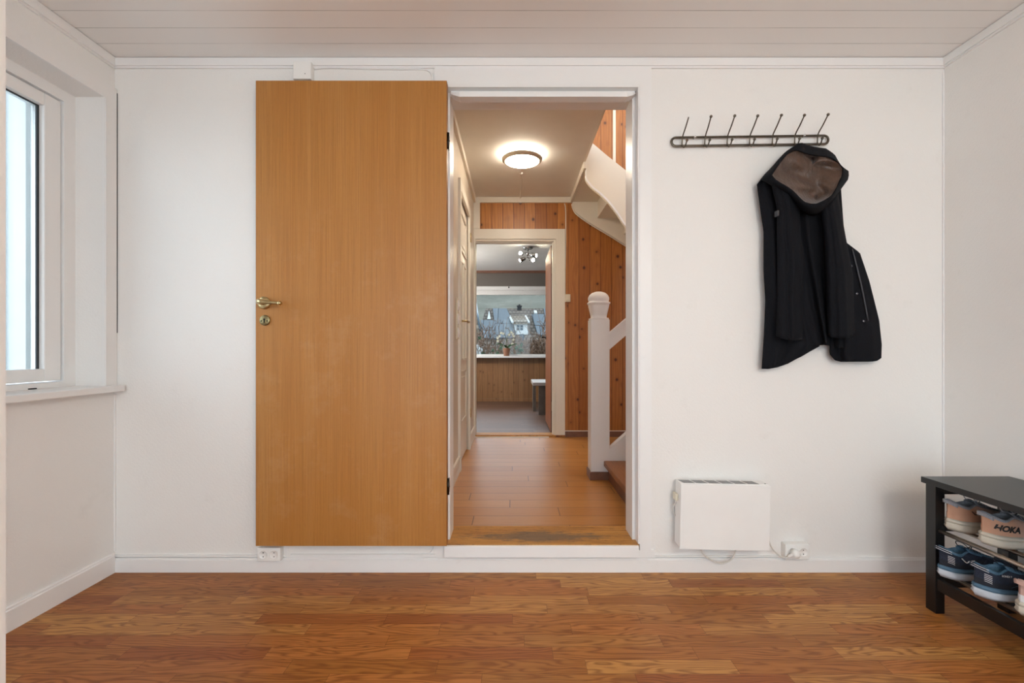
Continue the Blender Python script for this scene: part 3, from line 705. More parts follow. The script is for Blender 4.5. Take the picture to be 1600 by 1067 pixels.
# hood
outer = [Z7(p) for p in [(240, 57), (270, 70), (300, 78), (350, 85), (385, 110), (400, 138), (415, 160), (447, 182), (440, 215), (400, 270), (378, 310), (350, 335), (322, 358), (300, 365), (272, 362), (250, 350), (228, 325), (205, 300), (160, 262), (118, 240), (95, 225), (76, 233), (60, 236), (85, 200), (120, 165), (150, 130), (180, 98), (215, 75)]]
inner = [Z7(p) for p in [(230, 92), (262, 105), (300, 113), (340, 118), (372, 124), (398, 142), (420, 165), (418, 195), (405, 222), (390, 255), (370, 286), (340, 305), (310, 318), (285, 318), (258, 310), (235, 288), (215, 266), (190, 246), (160, 230), (138, 215), (118, 200), (130, 180), (150, 152), (175, 118), (205, 95)]]
cc = Z7((285, 215))
def radial(poly, n=56):
    out = []
    for k in range(n):
        a = 2*PI*k/n; dx, dy = math.sin(a), -math.cos(a); best = None
        for (x0, y0), (x1, y1) in zip(poly, poly[1:]+poly[:1]):
            ex, ey = x1-x0, y1-y0; den = dx*ey-dy*ex
            if abs(den) < 1e-9: continue
            t = ((x0-cc[0])*ey-(y0-cc[1])*ex)/den; u = ((x0-cc[0])*dy-(y0-cc[1])*dx)/den
            if t > 0 and -.001 <= u <= 1.001: best = t if best is None else max(best, t)
        out.append((dx*best, dy*best))
    return out
ro, ri_ = radial(outer), radial(inner)
def hring(t, dfun, src_a, src_b):
    r = []
    for k, (a_, c_) in enumerate(zip(src_a, src_b)):
        ox, oy = lerp(a_[0], c_[0], t), lerp(a_[1], c_[1], t)
        low = .5+.5*oy/60      # 1 at the bottom
        r.append(W(cc[0]+ox, cc[1]+oy, dfun(low, k)))
    return r
rim = lambda lo, k: D-.075-.085*max(0, min(1, lo))
rs = [hring(0, lambda lo, k: D-.022, [(x*.9, y*.9) for x, y in ro], ro), hring(0, lambda lo, k: D-.035-.02*lo, ro, ri_)]
for t in (.15, .35, .6, .8, .93, 1.0):
    rs.append(hring(t, lambda lo, k, t=t: lerp(D-.05-.04*max(0, lo), rim(lo, k)-.012, math.sin(t*PI/2)) + .003*math.sin(k*1.9+t*3), ro, ri_))
rs.append(hring(1.0, lambda lo, k: rim(lo, k)+.004, ro, [(x*.965, y*.965) for x, y in ri_]))
hood = B().rings(rs, cap0=True, cap1=False).out('hood', 'wool', ct)
rs = []; spine = [(6+y*.10, y*.62) for x, y in ri_]
for t in (0.0, .06, .15, .28, .42, .56, .7, .84, .93, .995):
    def df(lo, k, t=t):
        a = 2*PI*k/len(ri_)
        fold = .013*math.sin(5*a+1.0+t*2.5)*math.sin(PI*min(1, t*1.1))+.006*math.sin(11*a+t*6)*t*(1-t)*2
        crease = .032*math.exp(-((a-3.0)/.22)**2)*math.sin(PI*t)+.034*math.exp(-((a-.15)/.2)**2)*math.sin(PI*t)
        return lerp(rim(lo, k)-.002, D-.075, math.sin(t*PI/2)**.8)+fold+crease
    rs.append(hring(t, df, [(x*.985, y*.985) for x, y in ri_], spine))
B().rings(rs, cap0=False, cap1=True).out('hood_lining', 'lining', hood, fix=True)

# ---- shoe bench
BX0, BX1, BY0, BY1, BZ = 1.549, XR-.012, .966, 1.776, .496
bn = thing('shoe_bench', ((BX0+BX1)/2, (BY0+BY1)/2, 0), 'black low bench with metal shoe rails against the right wall', 'bench')
B().box(BX0, BX1, BY0, BY1, BZ-.022, BZ, .0015).out('seat_top', 'bench', bn)
for x in (BX0+.014, BX1-.050):
    for y in (BY0+.005, BY1-.047):
        B().box(x, x+.034, y, y+.042, 0, BZ-.022, .0015).out('leg', 'bench', bn)
for y in (BY0+.015, BY1-.035):
    for z in (BZ-.058, .30, .09):
        B().box(BX0+.048, BX1-.050, y, y+.018, z, z+.035, .001).out('cross_rail', 'bench', bn)
B().box(BX0+.018, BX0+.034, BY0+.047, BY1-.047, .088, .130, .001).out('lower_rail', 'bench', bn)
B().box(BX1-.05, BX1-.034, BY0+.047, BY1-.047, .088, .130, .001).out('lower_rail', 'bench', bn)
for x in (BX0+.030, 1.665, 1.77): B().tube([(x, BY0+.01, .306), (x, BY1-.012, .306)], .0075, 12).out('shoe_rod', 'rod', bn)
for x in (BX0+.075, 1.71, 1.80): B().tube([(x, BY0+.03, .135), (x, BY1-.03, .135)], .0065, 12).out('shoe_rod', 'rod', bn)

# ---- shoes
def shoe(label, hx, cy, z, pal, yaw=0, flip=1, kind='peach', roll=0):
    """hx: heel x, cy: centre line y, z: ground; toe points to +X"""
    T = Matrix.Translation((hx, cy, z)) @ Matrix.Rotation(math.radians(yaw), 4, 'Z') @ Matrix.Rotation(math.radians(roll), 4, 'X')
    t = thing('running_shoe', (hx+.14, cy, z), label, 'shoe', pal['group'])
    Lg = .278
    prof = [(0, .0), (.012, .020), (.03, .031), (.06, .0385), (.10, .0385), (.14, .037), (.18, .043), (.21, .047), (.235, .044), (.255, .034), (.27, .018), (.278, 0)]
    def hwid(x):
        for (a_, wa), (b_, wb) in zip(prof, prof[1:]):
            if x <= b_: return lerp(wa, wb, (x-a_)/(b_-a_))
        return 0
    n = 64
    def outline(scale_w=1.0, ins=0.0, n=n):
        pts = []
        for k in range(n):
            a = 2*PI*k/n; c = math.cos(a); s_ = math.sin(a)
            x = Lg/2-(Lg/2-ins)*c
            w = hwid(Lg/2-(Lg/2)*c)
            w = max(0, w*scale_w-ins)*(1 if abs(s_) > 1e-6 else 0)
            # rounder ends
            pts.append((x, (1 if s_ > 0 else -1 if s_ < 0 else 0)*w+.004*flip*math.sin(PI*x/Lg)*(1 if x > .1 else x/.1)))
        return pts
    rock = lambda x: .010*max(0, (x-.19)/.09)**1.6*1.6+.007*max(0, (.045-x)/.045)**1.5
    stop = lambda x: .043-.006*x/Lg+.004*math.exp(-((x)/.03)**2)
    def srings(levels, sub=0):
        rs = []
        for (f, sc_, ins, zz) in levels:
            rs.append([T @ Vector((x, y, zz(x))) for x, y in outline(sc_, ins)])
        return rs
    full = lambda x: stop(x)
    lv = [(0, .90, .004, lambda x: rock(x)), (0, 1.0, .0, lambda x: rock(x)+.006), (0, 1.06, -.003, lambda x: lerp(rock(x), full(x), .3)), (0, 1.02, -.001, lambda x: lerp(rock(x), full(x), .47)),
          (0, 1.05, -.002, lambda x: lerp(rock(x), full(x), .60)), (0, 1.0, .001, lambda x: lerp(rock(x), full(x), .68))]
    B().rings(srings(lv)).out('outsole', pal['sole'], t)
    lv2 = [(0, 1.0, .0012, lambda x: lerp(rock(x), full(x), .68)), (0, 1.05, -.002, lambda x: lerp(rock(x), full(x), .76)), (0, 1.03, -.001, lambda x: lerp(rock(x), full(x), .92)), (0, .97, .002, lambda x: full(x)+.001)]
    B().rings(srings(lv2)).out('midsole', pal['mid'], t)
    # upper between sole line and collar line
    base = outline(.95, .003)
    rim = []
    for k in range(n):
        a = 2*PI*k/n; c = math.cos(a); s_ = math.sin(a)
        x = .004+(.190-.004)*(.5-.5*c)
        u = (x-.004)/.186
        w = (.030*math.sqrt(max(0, 1-((u-.28)/.30)**2)) if u < .28 else lerp(.030, .010, min(1, (u-.28)/.32)) if u < .6 else lerp(.010, .007, (u-.6)/.4))
        if u < .28: w = .030*math.sin(PI/2*min(1, (u/.28)**.6))
        if u > .995: w = 0
        zz = .112-.022*math.sin(PI/2*min(1, u/.3)) if u < .3 else .090+.008*math.sin(PI/2*min(1, (u-.3)/.17)) if u < .47 else lerp(.098, .070, (u-.47)/.53)
        rim.append((x, (1 if s_ > 1e-6 else -1 if s_ < -1e-6 else 0)*w, zz))
    def upt(k, tt, off=0):
        k %= n
        bx, by = base[k]; rx, ry, rz = rim[k]; bz = stop(bx)-.002
        e = tt*PI/2
        x = lerp(bx, rx, (1-math.cos(e))*.85+.15*tt); y = lerp(by, ry, (1-math.cos(e))*.85+.15*tt)
        zz = lerp(bz, rz, math.sin(e)*.8+.2*tt)
        return Vector((x, y, zz))
    rs = [[T @ upt(k, j/14) for k in range(n)] for j in range(15)]
    # padded collar roll then the inside
    rs2 = []
    for s1, dz in ((1.03, -.004), (1.06, .001), (.99, .0055), (.88, .005), (.78, -.004)):
        rs2.append([T @ Vector((lerp(.07, rim[k][0], lerp(1, s1, .5)) if rim[k][0] < .1 else rim[k][0], rim[k][1]*s1, rim[k][2]+dz)) for k in range(n)])
    ub = B().rings(rs, False, False); up = ub.out('upper', pal['upper'], t)
    rs2.append([T @ Vector((.012+rim[k][0]*.9, rim[k][1]*.95, .052)) for k in range(n)])
    B().rings(rs2, False, True).out('collar_lining', pal['lining'], t)
    # lower overlay band at the heel / toe guard
    lo = []
    for j in range(4):
        lo.append([T @ (upt(k, .005+j*.085)+Vector(((-1 if upt(k, 0).x < .14 else 1)*.0008, (1 if base[k][1] > 0 else -1)*.0012, 0))) for k in range(n)])
    B().rings(lo, False, False).out('mudguard', pal['guard'], t)
    # tongue
    def tg(u, v):
        x = lerp(.085, .188, v); w = lerp(.024, .009, v)
        zz = lerp(.112, .073, v**.8)
        return T @ Vector((x, (u-.5)*2*w, zz-.010*(2*abs(u-.5))**2))
    b = B().grid(tg, 9, 12)
    o_ = b.out('tongue', pal['tongue'], t); md = o_.modifiers.new('Solidify', 'SOLIDIFY'); md.thickness = .005
    # laces
    b = B()
    for i in range(6):
        x = .118+i*.012; w = lerp(.017, .011, i/5); zz = .103-.0052*i
        b.tube([T @ Vector((x, -w, zz-.009)), T @ Vector((x+.001, -w*.5, zz)), T @ Vector((x+.003, w*.5, zz)), T @ Vector((x+.004, w, zz-.009))], .0018, 6)
    for sg in (-1, 1):
        q = [(.115, sg*.003, .103), (.105, sg*.016, .118), (.085, sg*.022, .120+.004*sg), (.082, sg*.012, .112), (.105, sg*.006, .107)]
        b.tube(smooth_path([T @ Vector(p) for p in q], 5), .0015, 6)
    b.out('laces', pal['lace'], t)
    # heel pull
    q = [(.016, -.025, .098), (.002, -.016, .106), (-.007, 0, .110), (.002, .016, .106), (.016, .025, .098)]
    hp = B().rings([[T @ (Vector(p)+Vector((dx, 0, dz))) for dx, dz in ((-.002, -.006), (-.003, .006), (.002, .008), (.002, -.005))] for p in smooth_path(q, 5)], smooth=False).out('heel_pull', pal['pull'], t)
    bvh = BVHTree.FromPolygons([T.inverted() @ v for v in ub.v], ub.f)
    def side(x, zz, off=.0012):
        h = bvh.ray_cast(Vector((x, -.2, zz)), Vector((0, 1, 0)))
        y = h[0].y if h[0] is not None else -.03
        return Vector((x, y-off, zz))
    def strip(name, pts, r, mat, par):
        B().tube([T @ side(x, zz) for x, zz in smooth_path2(pts)], r, 6).out(name, mat, par)
    return t, T, side, up, strip
def smooth_path2(pts, k=5): return [(p.x, p.y) for p in smooth_path([(x, y, 0) for x, y in pts], k)]
def text_on(side, T, s, x0, z0, h, mat, name, parent, slant=.0, rot=0, width=1.0, bold=.0):
    cu = bpy.data.curves.new(name, 'FONT'); cu.body = s; cu.size = 1.0; cu.offset = bold; cu.shear = slant; cu.resolution_u = 3
    o = bpy.data.objects.new(name, cu); COL.objects.link(o)
    bpy.context.view_layer.update()
    me = bpy.data.meshes.new_from_object(o.evaluated_get(bpy.context.evaluated_depsgraph_get()))
    import bmesh
    bm = bmesh.new(); bm.from_mesh(me)
    for _ in range(2): bmesh.ops.subdivide_edges(bm, edges=[e for e in bm.edges if e.calc_length() > .08], cuts=2)
    bmesh.ops.triangulate(bm, faces=bm.faces[:])
    ca, sa = math.cos(rot), math.sin(rot)
    vs = []
    for v in bm.verts:
        x, y = v.co.x*h*width, v.co.y*h
        vs.append(T @ side(x0+x*ca-y*sa, z0+x*sa+y*ca, .0016))
    bm.verts.index_update()
    b = B(); b.add(vs, [[v.index for v in f.verts] for f in bm.faces]); bm.free()
    bpy.data.objects.remove(o); bpy.data.curves.remove(cu)
    return b.out(name, mat, parent, fix=False)
PE = dict(group='shoes on the bench rails', sole='sneak_w', mid='sneak_w', upper='peach', lining='pgrey', guard='peach', tongue='pgrey_d', lace='pgrey', pull='pgrey')
NA = dict(group='shoes on the bench rails', sole='sneak_w2', mid='sneak_b', upper='navy', lining='blue', guard='lace_d', tongue='blue', lace='lace_d', pull='navy')
def bird(strip, x, z, k, mat, par): strip('side_emblem', [(x, z+.012*k), (x+.012*k, z), (x+.018*k, z-.001), (x+.024*k, z+.003), (x+.042*k, z+.004)], .0016*k, mat, par)
ZU, ZL = .3137, .1417
t, T, side, up, strip = shoe('peach and grey running shoe on the upper rail, farther of the two', 1.588, 1.712, ZU, PE)
bird(strip, .062, .070, .9, 'black_t', up)
t, T, side, up, strip = shoe('peach and grey running shoe on the upper rail, nearer one with black lettering', 1.588, 1.585, ZU, PE, yaw=-1, flip=-1)
text_on(side, T, 'HOKA', .018, .062, .027, 'black_t', 'lettering', up, .25, -.10, .93, .05)
t, T, side, up, strip = shoe('navy running shoe on the lower rail, farther one with white side stroke', 1.562, 1.712, ZL, NA, roll=-2)
bird(strip, .054, .068, 1.15, 'white_t', up)
def stripes(strip, up):
    for i in range(5): strip('heel_stripe', [(.0165, .086-.0058*i), (.024, .084-.0058*i), (.033, .080-.0058*i)], .0010, 'white_t', up)
def pullstripes(T, up):
    for z in (.106, .113):
        q = [(.020, -.031, z-.010), (.0, -.019, z-.002), (-.010, 0, z+.003)]
        B().tube(smooth_path([T @ Vector(p) for p in q], 5), .0009, 6).out('pull_stripe', 'white_t', up)
stripes(strip, up); pullstripes(T, up)
t, T, side, up, strip = shoe('navy running shoe on the lower rail, nearer one with plain navy side', 1.560, 1.582, ZL, NA, yaw=-3, flip=-1)
stripes(strip, up); pullstripes(T, up)
strip('piping', [(.085, .050), (.11, .058), (.14, .066), (.165, .072)], .0007, 'blue', up)
text_on(side, T, 'BONDI 7', .058, .084, .0075, 'white_t', 'lettering', up, .2, -.1, 1.1, .01)
PK = dict(group='shoes on the bench rails', sole='sneak_w', mid='sneak_w', upper='pink_f', lining='pink_f', guard='white_t', tongue='pink_f', lace='white_t', pull='pink_f')
t, T, side, up, strip = shoe('pale pink shoe cut by the right edge of the photo on the lower rail', 1.584, 1.462, ZL, PK, yaw=2)

# ================================================================ THE HALL
YH = D+WT
XH = -.39
ZHC = EYE+1.50
XC = .567      # where the hall ceiling stops at the stairwell
XS = 2.3       # far side of the stairwell
struct('floor', B().box(XH-.2, XS+.2, YH, DH+.12, HF-.1, HF), 'hfloor')
struct('ceiling', B().box(XH-.2, XC, YH, DH, ZHC, ZHC+.18), 'hceil')
struct('ceiling', B().box(XH-.2, XS+.2, YH, DH+.12, 4.7, 4.8), 'hceil')
bxs('wall_hall_left', 'bead', (XH-.15, XH, YH, 3.36, HF, ZHC), (XH-.15, XH, 4.04, DH, HF, ZHC), (XH-.15, XH, 3.36, 4.04, HF+2.02, ZHC), (XH-.15, XH-.06, 3.36, 4.04, HF, HF+2.02))
bxs('wall_upper_left', 'hceil', (XH-.15, XH, YH, DH, ZHC+.18, 4.7))
DXL, DXR, DZT = -.374, .400, EYE+1.067
bxs('wall_hall_far', 'pine', (XH-.15, DXL-.02, DH, DH+.12, HF-.1, 4.7), (DXR+.02, XS+.2, DH, DH+.12, HF-.1, 4.7), (DXL-.02, DXR+.02, DH, DH+.12, DZT+.02, 4.7))
bxs('wall_hall_right', 'pine', (XS, XS+.2, YH, DH, HF-.1, 4.7))
# pale cover strips on the upper storey boarding
bxs('trim_upper_strips', 'cream', *[(x, x+.028, DH-.012, DH, ZHC+.2, 4.7) for x in (.40, .625, .985, 1.35, 1.7)])
# coving in the hall
def W1(px, py): return W(px, py, DH)
bxs('trim_ceiling_hall', 'cream', (XH, XC+.012, DH-.02, DH, ZHC-.055, ZHC-.001), (XH, XH+.02, YH, DH-.02, ZHC-.055, ZHC-.001), (XC-.002, XC+.018, 3.74, DH, ZHC-.055, ZHC+.18), (XC-.0, XC+.012, YH, 3.74, ZHC-.002, ZHC+.18))
bxs('trim_corner_boards', 'cream', (XH, W1(750, 0).x, DH-.018, DH, DZT+.06, ZHC-.055), (XH, W1(749.5, 0).x+.004, DH-.026, DH-.018, DZT+.12, DZT+.235))
bxs('baseboard_hall_left', 'cream', (XH, XH+.014, YH, 3.30, HF, HF+.11), (XH, XH+.014, 4.10, DH, HF, HF+.11))
bxs('baseboard_hall_far', 'skirt', (W1(883, 0).x, XS, DH-.016, DH, HF, HF+.055))
bxs('trim_skirting_cap', 'cream', (W1(883, 0).x, XS, DH-.010, DH, HF+.055, HF+.062))
# casing round the living room doorway
bxs('trim_casing_living', 'cream', (W1(868, 0).x, W1(882.5, 0).x, DH-.022, DH, HF+.02, W1(0, 358.5).z), (XH+.0, W1(868, 0).x, DH-.022, DH, DZT+.018, W1(0, 358.5).z), (XH, DXL, DH-.022, DH, HF, DZT+.018))
bxs('trim_jamb_living', 'cream', (DXR, DXR+.02, DH-.006, DH+.13, HF, DZT+.018), (DXL-.02, DXL, DH-.006, DH+.13, HF, DZT+.018), (DXL, DXR, DH-.006, DH+.13, DZT, DZT+.02), (DXR-.012, DXR, DH+.02, DH+.075, HF, DZT), (DXL, DXR-.012, DH+.02, DH+.075, DZT-.012, DZT))
bxs('trim_threshold_living', 'thresh', (DXL-.02, DXR+.02, DH-.02, DH+.13, HF, HF+.018))
bxs('trim_threshold_strip', 'trim', (DXL, DXR-.05, DH-.05, DH-.02, HF, HF+.006))

# panelled door in the left wall of the hall
sd = B().box(XH-.05, XH-.012, 3.38, 4.02, HF+.01, HF+2.0).out('door_2', 'cream', recenter=False)
WPOS['door_2'] = Vector((0, 0, 0)); tag(sd, kind='structure')
def dpanel(y0, y1, z0, z1):
    b = B(); x = XH-.012
    w = .018
    for q in ((y0, y1, z0, z0+w), (y0, y1, z1-w, z1), (y0, y0+w, z0+w, z1-w), (y1-w, y1, z0+w, z1-w)): b.box(x, x+.010, q[0], q[1], q[2], q[3], .003)
    b.box(x, x+.005, y0+.05, y1-.05, z0+.05, z1-.05, .004) if y1-y0 > .14 else b.box(x, x+.004, y0+.03, y1-.03, z0+.03, z1-.03, .002)
    b.out('door_panel', 'cream', sd)
for q in ((3.47, 3.93, 1.62, 1.92), (3.47, 3.67, .78, 1.55), (3.73, 3.93, .78, 1.55), (3.47, 3.93, .30, .70)): dpanel(q[0], q[1], HF+q[2], HF+q[3])
bxs('casing', 'cream', (XH, XH+.018, 3.30, 3.37, HF, HF+2.08), (XH, XH+.018, 4.03, 4.10, HF, HF+2.08), (XH, XH+.018, 3.37, 4.03, HF+2.01, HF+2.08), parent=sd)
hz = WX(722, 503, XH).z; hy = 3.44
b = B(); b.lathe([(.024, 0), (.024, .005), (.02, .008), (.001, .009)], (XH-.012, hy, hz), 'x', 20)
b.tube(smooth_path([(XH-.01, hy, hz), (XH+.035, hy, hz), (XH+.048, hy+.012, hz), (XH+.05, hy+.05, hz), (XH+.05, hy+.11, hz)]), .008, 10).ball((XH+.05, hy+.113, hz), .011)
b.out('door_handle', 'brass', sd)
for zz in (HF+1.83, HF+.32): B().tube([(XH+.022, 4.035, zz-.04), (XH+.022, 4.035, zz+.04)], .006, 10).box(XH+.0185, XH+.022, 4.03, 4.055, zz-.035, zz+.035).out('hinge', 'brass', sd)
# triple switch plate
sz0, sz1 = 1.045, 1.325; sy = 3.20
sp = thing('light_switch', (XH, sy, (sz0+sz1)/2), 'tall cream triple switch plate on the left hall wall', 'light switch', 'light switches in the hall')
B().box(XH+.0005, XH+.012, sy-.042, sy+.042, sz0, sz1, .003).out('plate', 'cplastic', sp)
for k in range(3):
    zc = lerp(sz0, sz1, (k+.5)/3)
    r_ = B(); r_.box(XH+.012, XH+.017, sy-.030, sy+.030, zc-.034, zc+.034, .002); r_.box(XH+.017, XH+.022, sy-.012, sy+.012, zc-.012, zc+.022, .002); r_.out('rocker', 'plastic', sp)
c = W(886.5, 466, DH)
sw = thing('light_switch', (c.x, DH, c.z), 'small square cream switch on the knotty pine wall', 'light switch', 'light switches in the hall')
B().box(c.x-.028, c.x+.028, DH-.022, DH-.001, c.z-.038, c.z+.038, .004).out('housing', 'cplastic', sw)
B().box(c.x-.016, c.x+.016, DH-.028, DH-.022, c.z-.022, c.z+.022, .002).out('rocker', 'cplastic', sw)
# cable beside the casing and along the stair underside
q = [(882, 318), (883.5, 324), (884, 340), (884, 380), (883, 430), (883, 462)]
tag(B().tube(smooth_path([W(x, y, DH-.006) for x, y in q]), .005, 6).out('cable', 'cream'), 'cream cable running down the pine wall beside the door casing', 'cable')

# ceiling lamp in the hall
lc = Vector((.068, 3.60, ZHC))
lt = thing('ceiling_lamp', lc, 'round lit flush ceiling lamp with satin rim in the hall', 'ceiling lamp')
B().lathe([(.135, 0), (.135, -.028), (.13, -.03), (.001, -.03)], lc, 'z', 48).out('glow_band', 'lampglow', lt)
B().lathe([(.150, -.030), (.156, -.036), (.152, -.052), (.138, -.060), (.130, -.058), (.130, -.040), (.150, -.030)], lc, 'z', 56).out('rim', 'ring', lt)
B().lathe([(.131, -.050), (.118, -.064), (.08, -.075), (.04, -.080), (.001, -.081)], lc, 'z', 56).out('diffuser', 'lamp', lt)
pcl = lc+Vector((.132, -.03, -.058)); B().ball(pcl, .007).out('clip', 'plastic', lt)
q = [Vector((lc.x, 3.74, ZHC-.006)), Vector((lc.x-.006, 3.95, ZHC-.006)), Vector((lc.x+.004, 4.2, ZHC-.006)), Vector((lc.x+.002, DH-.025, ZHC-.008)), Vector((lc.x+.002, DH-.026, ZHC-.06))]
cd = B().tube(smooth_path(q), .006, 8)
for yy in (3.83, 3.97): cd.box(lc.x-.014, lc.x+.012, yy, yy+.02, ZHC-.014, ZHC)
tag(cd.out('cable', 'hceil'), 'painted cable running along the hall ceiling from the lamp', 'cable')

# ================================================================ STAIRS
st = thing('staircase', (.95, 3.1, HF), 'white painted winding staircase with newel post and worn wooden treads', 'staircase')
# newel post
nx0, nx1, ny0, ny1 = .515, .640, 3.10, 3.225
cxn, cyn = (nx0+nx1)/2, (ny0+ny1)/2
zt = EYE+.195
B().box(nx0, nx1, ny0, ny1, HF+.05, zt, .004).out('newel_post', 'trimv', st)
B().box(nx0-.008, nx1+.006, ny0-.010, ny1+.010, HF, HF+.055, .003).out('newel_foot', 'skirt', st)
def sq_ring(r, z, rnd):
    pts = []
    for k in range(32):
        a = 2*PI*k/32+PI/4; e = lerp(4.5, 2.0, rnd)
        c_, s_ = math.cos(a), math.sin(a); m = (abs(c_)**e+abs(s_)**e)**(-1/e)
        pts.append(Vector((cxn+r*m*c_, cyn+r*m*s_, z)))
    return pts
kp = [(.060, 0, .0), (.063, .002, 0), (.063, .010, 0), (.050, .015, .1), (.052, .03, .2), (.059, .06, .2), (.066, .092, .2), (.067, .104, .2), (.073, .108, .2), (.073, .117, .3), (.067, .121, .6), (.065, .125, .8), (.071, .136, 1), (.0705, .15, 1), (.062, .168, 1), (.046, .182, 1), (.022, .190, 1), (.001, .192, 1)]
B().rings([sq_ring(r, zt+h, rd) for r, h, rd in kp]).out('newel_cap', 'trimv', st)
# treads: lower flight climbs to the right, winders turn, the upper flight comes back over the far side
def yz(u, v, w): return Vector((u, w, v))
t0 = EYE-.742
for k in range(4):
    z = t0+.185*k; x = .60+.23*k
    B().box(x, x+.27, YH+.01, 3.165 if k else 3.10, z-.035, z, .006).out('tread', 'tread', st)
    B().box(x+.03, x+.045, YH+.01, 3.10, (HF if k == 0 else z-.185), z-.035).out('riser', 'skirt' if k == 0 else 'cream', st)
for k in range(3):
    z = t0+.185*(4+k); y = YH+.01+.55*k
    B().box(1.52, XS-.002, y, y+.58, z-.035, z).out('tread', 'tread', st)
# balustrade stringer and handrail on the far side of the lower flight
sy0, sy1 = 3.12, 3.16
def S2(px, py, d=3.12): p = W(px, py, d); return (p.x, p.z)
a0, a1, a2, a3 = S2(938, 716), S2(950, 702), S2(978, 677), S2(978, 719)
k_ = (a2[1]-a1[1])/(a2[0]-a1[0])
B().prism([a0, a1, (a1[0]+1.0, a1[1]+k_*1.0), (a1[0]+1.0, a1[1]+k_*1.0-.24), (a0[0]+.20, a0[1]-.03), (a0[0], a0[1]-.01)], yz, sy0-.015, sy1).out('stringer', 'trimv', st)
h0, h1 = S2(952, 522), S2(978, 500); k_ = (h1[1]-h0[1])/(h1[0]-h0[0])
B().prism([h0, (h0[0]+1.0, h0[1]+k_), (h0[0]+1.0, h0[1]+k_-.095), (h0[0], h0[1]-.105)], yz, 3.125, 3.165).prism([(h0[0], h0[1]+.008), (h0[0]+1.0, h0[1]+k_+.008), (h0[0]+1.0, h0[1]+k_-.012), (h0[0], h0[1]-.014)], yz, 3.115, 3.175).out('handrail', 'trimv', st)
# upper flight
UY = 3.78
def Z1(x, y): return (680+x/3.556, 100+y/3.556)
def curve2(pts, d, k=6): return [(p.x, p.z) for p in smooth_path([W(x, y, d) for x, y in pts], k)]
top = [W(*Z1(*p), UY) for p in [(838, 410), (875, 440), (960, 512), (1058, 590), (1160, 680), (1400, 900)]]
low = [W(*Z1(*p), UY) for p in [(836, 560), (835, 600), (839, 645), (875, 690), (915, 722), (962, 768), (1010, 830), (1058, 902), (1150, 1010), (1400, 1230)]]
poly = [(p.x, p.z) for p in smooth_path(top, 4)]+[(p.x, p.z) for p in smooth_path(low, 5)][::-1]
B().prism(poly, yz, UY, UY+.035).out('stringer', 'cream', st)
poly2 = [(p.x, p.z) for p in smooth_path([W(*Z1(*p), UY-.006) for p in [(836, 560), (835, 600), (839, 645), (875, 690), (915, 722), (962, 768), (1010, 830), (1058, 902), (1150, 1010), (1400, 1230)]], 5)]
B().prism(poly2+[(x+.008, z+.012) for x, z in poly2][::-1], yz, UY-.006, UY).out('stringer_bead', 'trimv', st)
lw = [W1(*Z1(*p)) for p in [(758, 780), (768, 812), (790, 840), (860, 890), (960, 950), (1058, 1012), (1200, 1095), (1500, 1290)]]
polw = [(p.x, p.z) for p in smooth_path(lw, 5)]
poly = polw+[(polw[-1][0], polw[-1][1]+.42), (XC+.02, ZHC+.25), (XC+.02, polw[0][1]+.02)]
B().prism(poly, yz, DH-.035, DH-.001).out('stringer', 'cream', st)
q = smooth_path([p+Vector((-.004, -.040, -.012)) for p in lw], 5)
tag(B().tube(q, .006, 6).out('cable', 'cream'), 'cream cable following the curved lower edge of the stairs on the pine wall', 'cable')
def under(x):      # height of the underside line at x, along the far wall
    return EYE+1.46-.80*(x-.585)
for k in range(6):
    x = XC+.02+.26*k; z = EYE+1.446-.16*k; xe = .83+.26*k
    B().box(x-(.0 if k == 0 else .02), xe, UY+.035, DH-.035, z, z+.03).out('tread', 'cream', st)
    B().box(xe, xe+.014, UY+.035, DH-.035, z-.16+.03, z+.03).out('riser', 'cream', st)

# ================================================================ LIVING ROOM
LX0, LX1 = -2.4, 2.6
LY = DH+.12
ZLC = EYE+1.295
struct('floor', B().box(LX0-.2, LX1+.2, LY, DL+.2, HF-.1, HF), 'lfloor')
struct('ceiling', B().box(LX0-.2, LX1+.2, LY, DL+.2, ZLC, ZLC+.1), 'lceil')
bxs('wall_living_left', 'lwall', (LX0-.2, LX0, LY, 5.2, HF, ZLC), (LX0-.2, LX0, 7.2, DL, HF, ZLC), (LX0-.2, LX0, 5.2, 7.2, HF, .7), (LX0-.2, LX0, 5.2, 7.2, 2.15, ZLC))
w4 = bxs('window_side_added', 'trim', (LX0-.12, LX0-.05, 5.2, 5.27, .7, 2.15), (LX0-.12, LX0-.05, 7.13, 7.2, .7, 2.15), (LX0-.12, LX0-.05, 5.27, 7.13, .7, .77), (LX0-.12, LX0-.05, 5.27, 7.13, 2.08, 2.15))  # unseen side window, added to bring more light into the living room
struct('window_pane', B().box(LX0-.09, LX0-.085, 5.27, 7.13, .77, 2.08), 'glass', parent=w4)
bxs('wall_living_right', 'lwall', (LX1, LX1+.2, LY, DL, HF, ZLC))
bxs('wall_living_near', 'lwall', (LX0, XH-.15, LY-.1, LY, HF, ZLC), (XS+.2, LX1, LY-.1, LY, HF, ZLC), (XH-.15, DXL-.02, LY, LY+.004, HF, ZLC), (DXR+.02, XS+.2, LY, LY+.004, HF, ZLC), (DXL-.02, DXR+.02, LY, LY+.004, DZT+.02, ZLC))
GX0, GX1, GZ0, GZ1 = -1.35, 1.55, EYE-.135, EYE+.985
bxs('wall_living_far', 'lwall', (LX0-.2, GX0, DL, DL+.2, GZ0, ZLC), (GX1, LX1+.2, DL, DL+.2, GZ0, ZLC), (GX0, GX1, DL, DL+.2, GZ1, ZLC))
bxs('wall_living_wainscot', 'pine_low', (LX0-.2, LX1+.2, DL-.012, DL+.2, HF, GZ0))
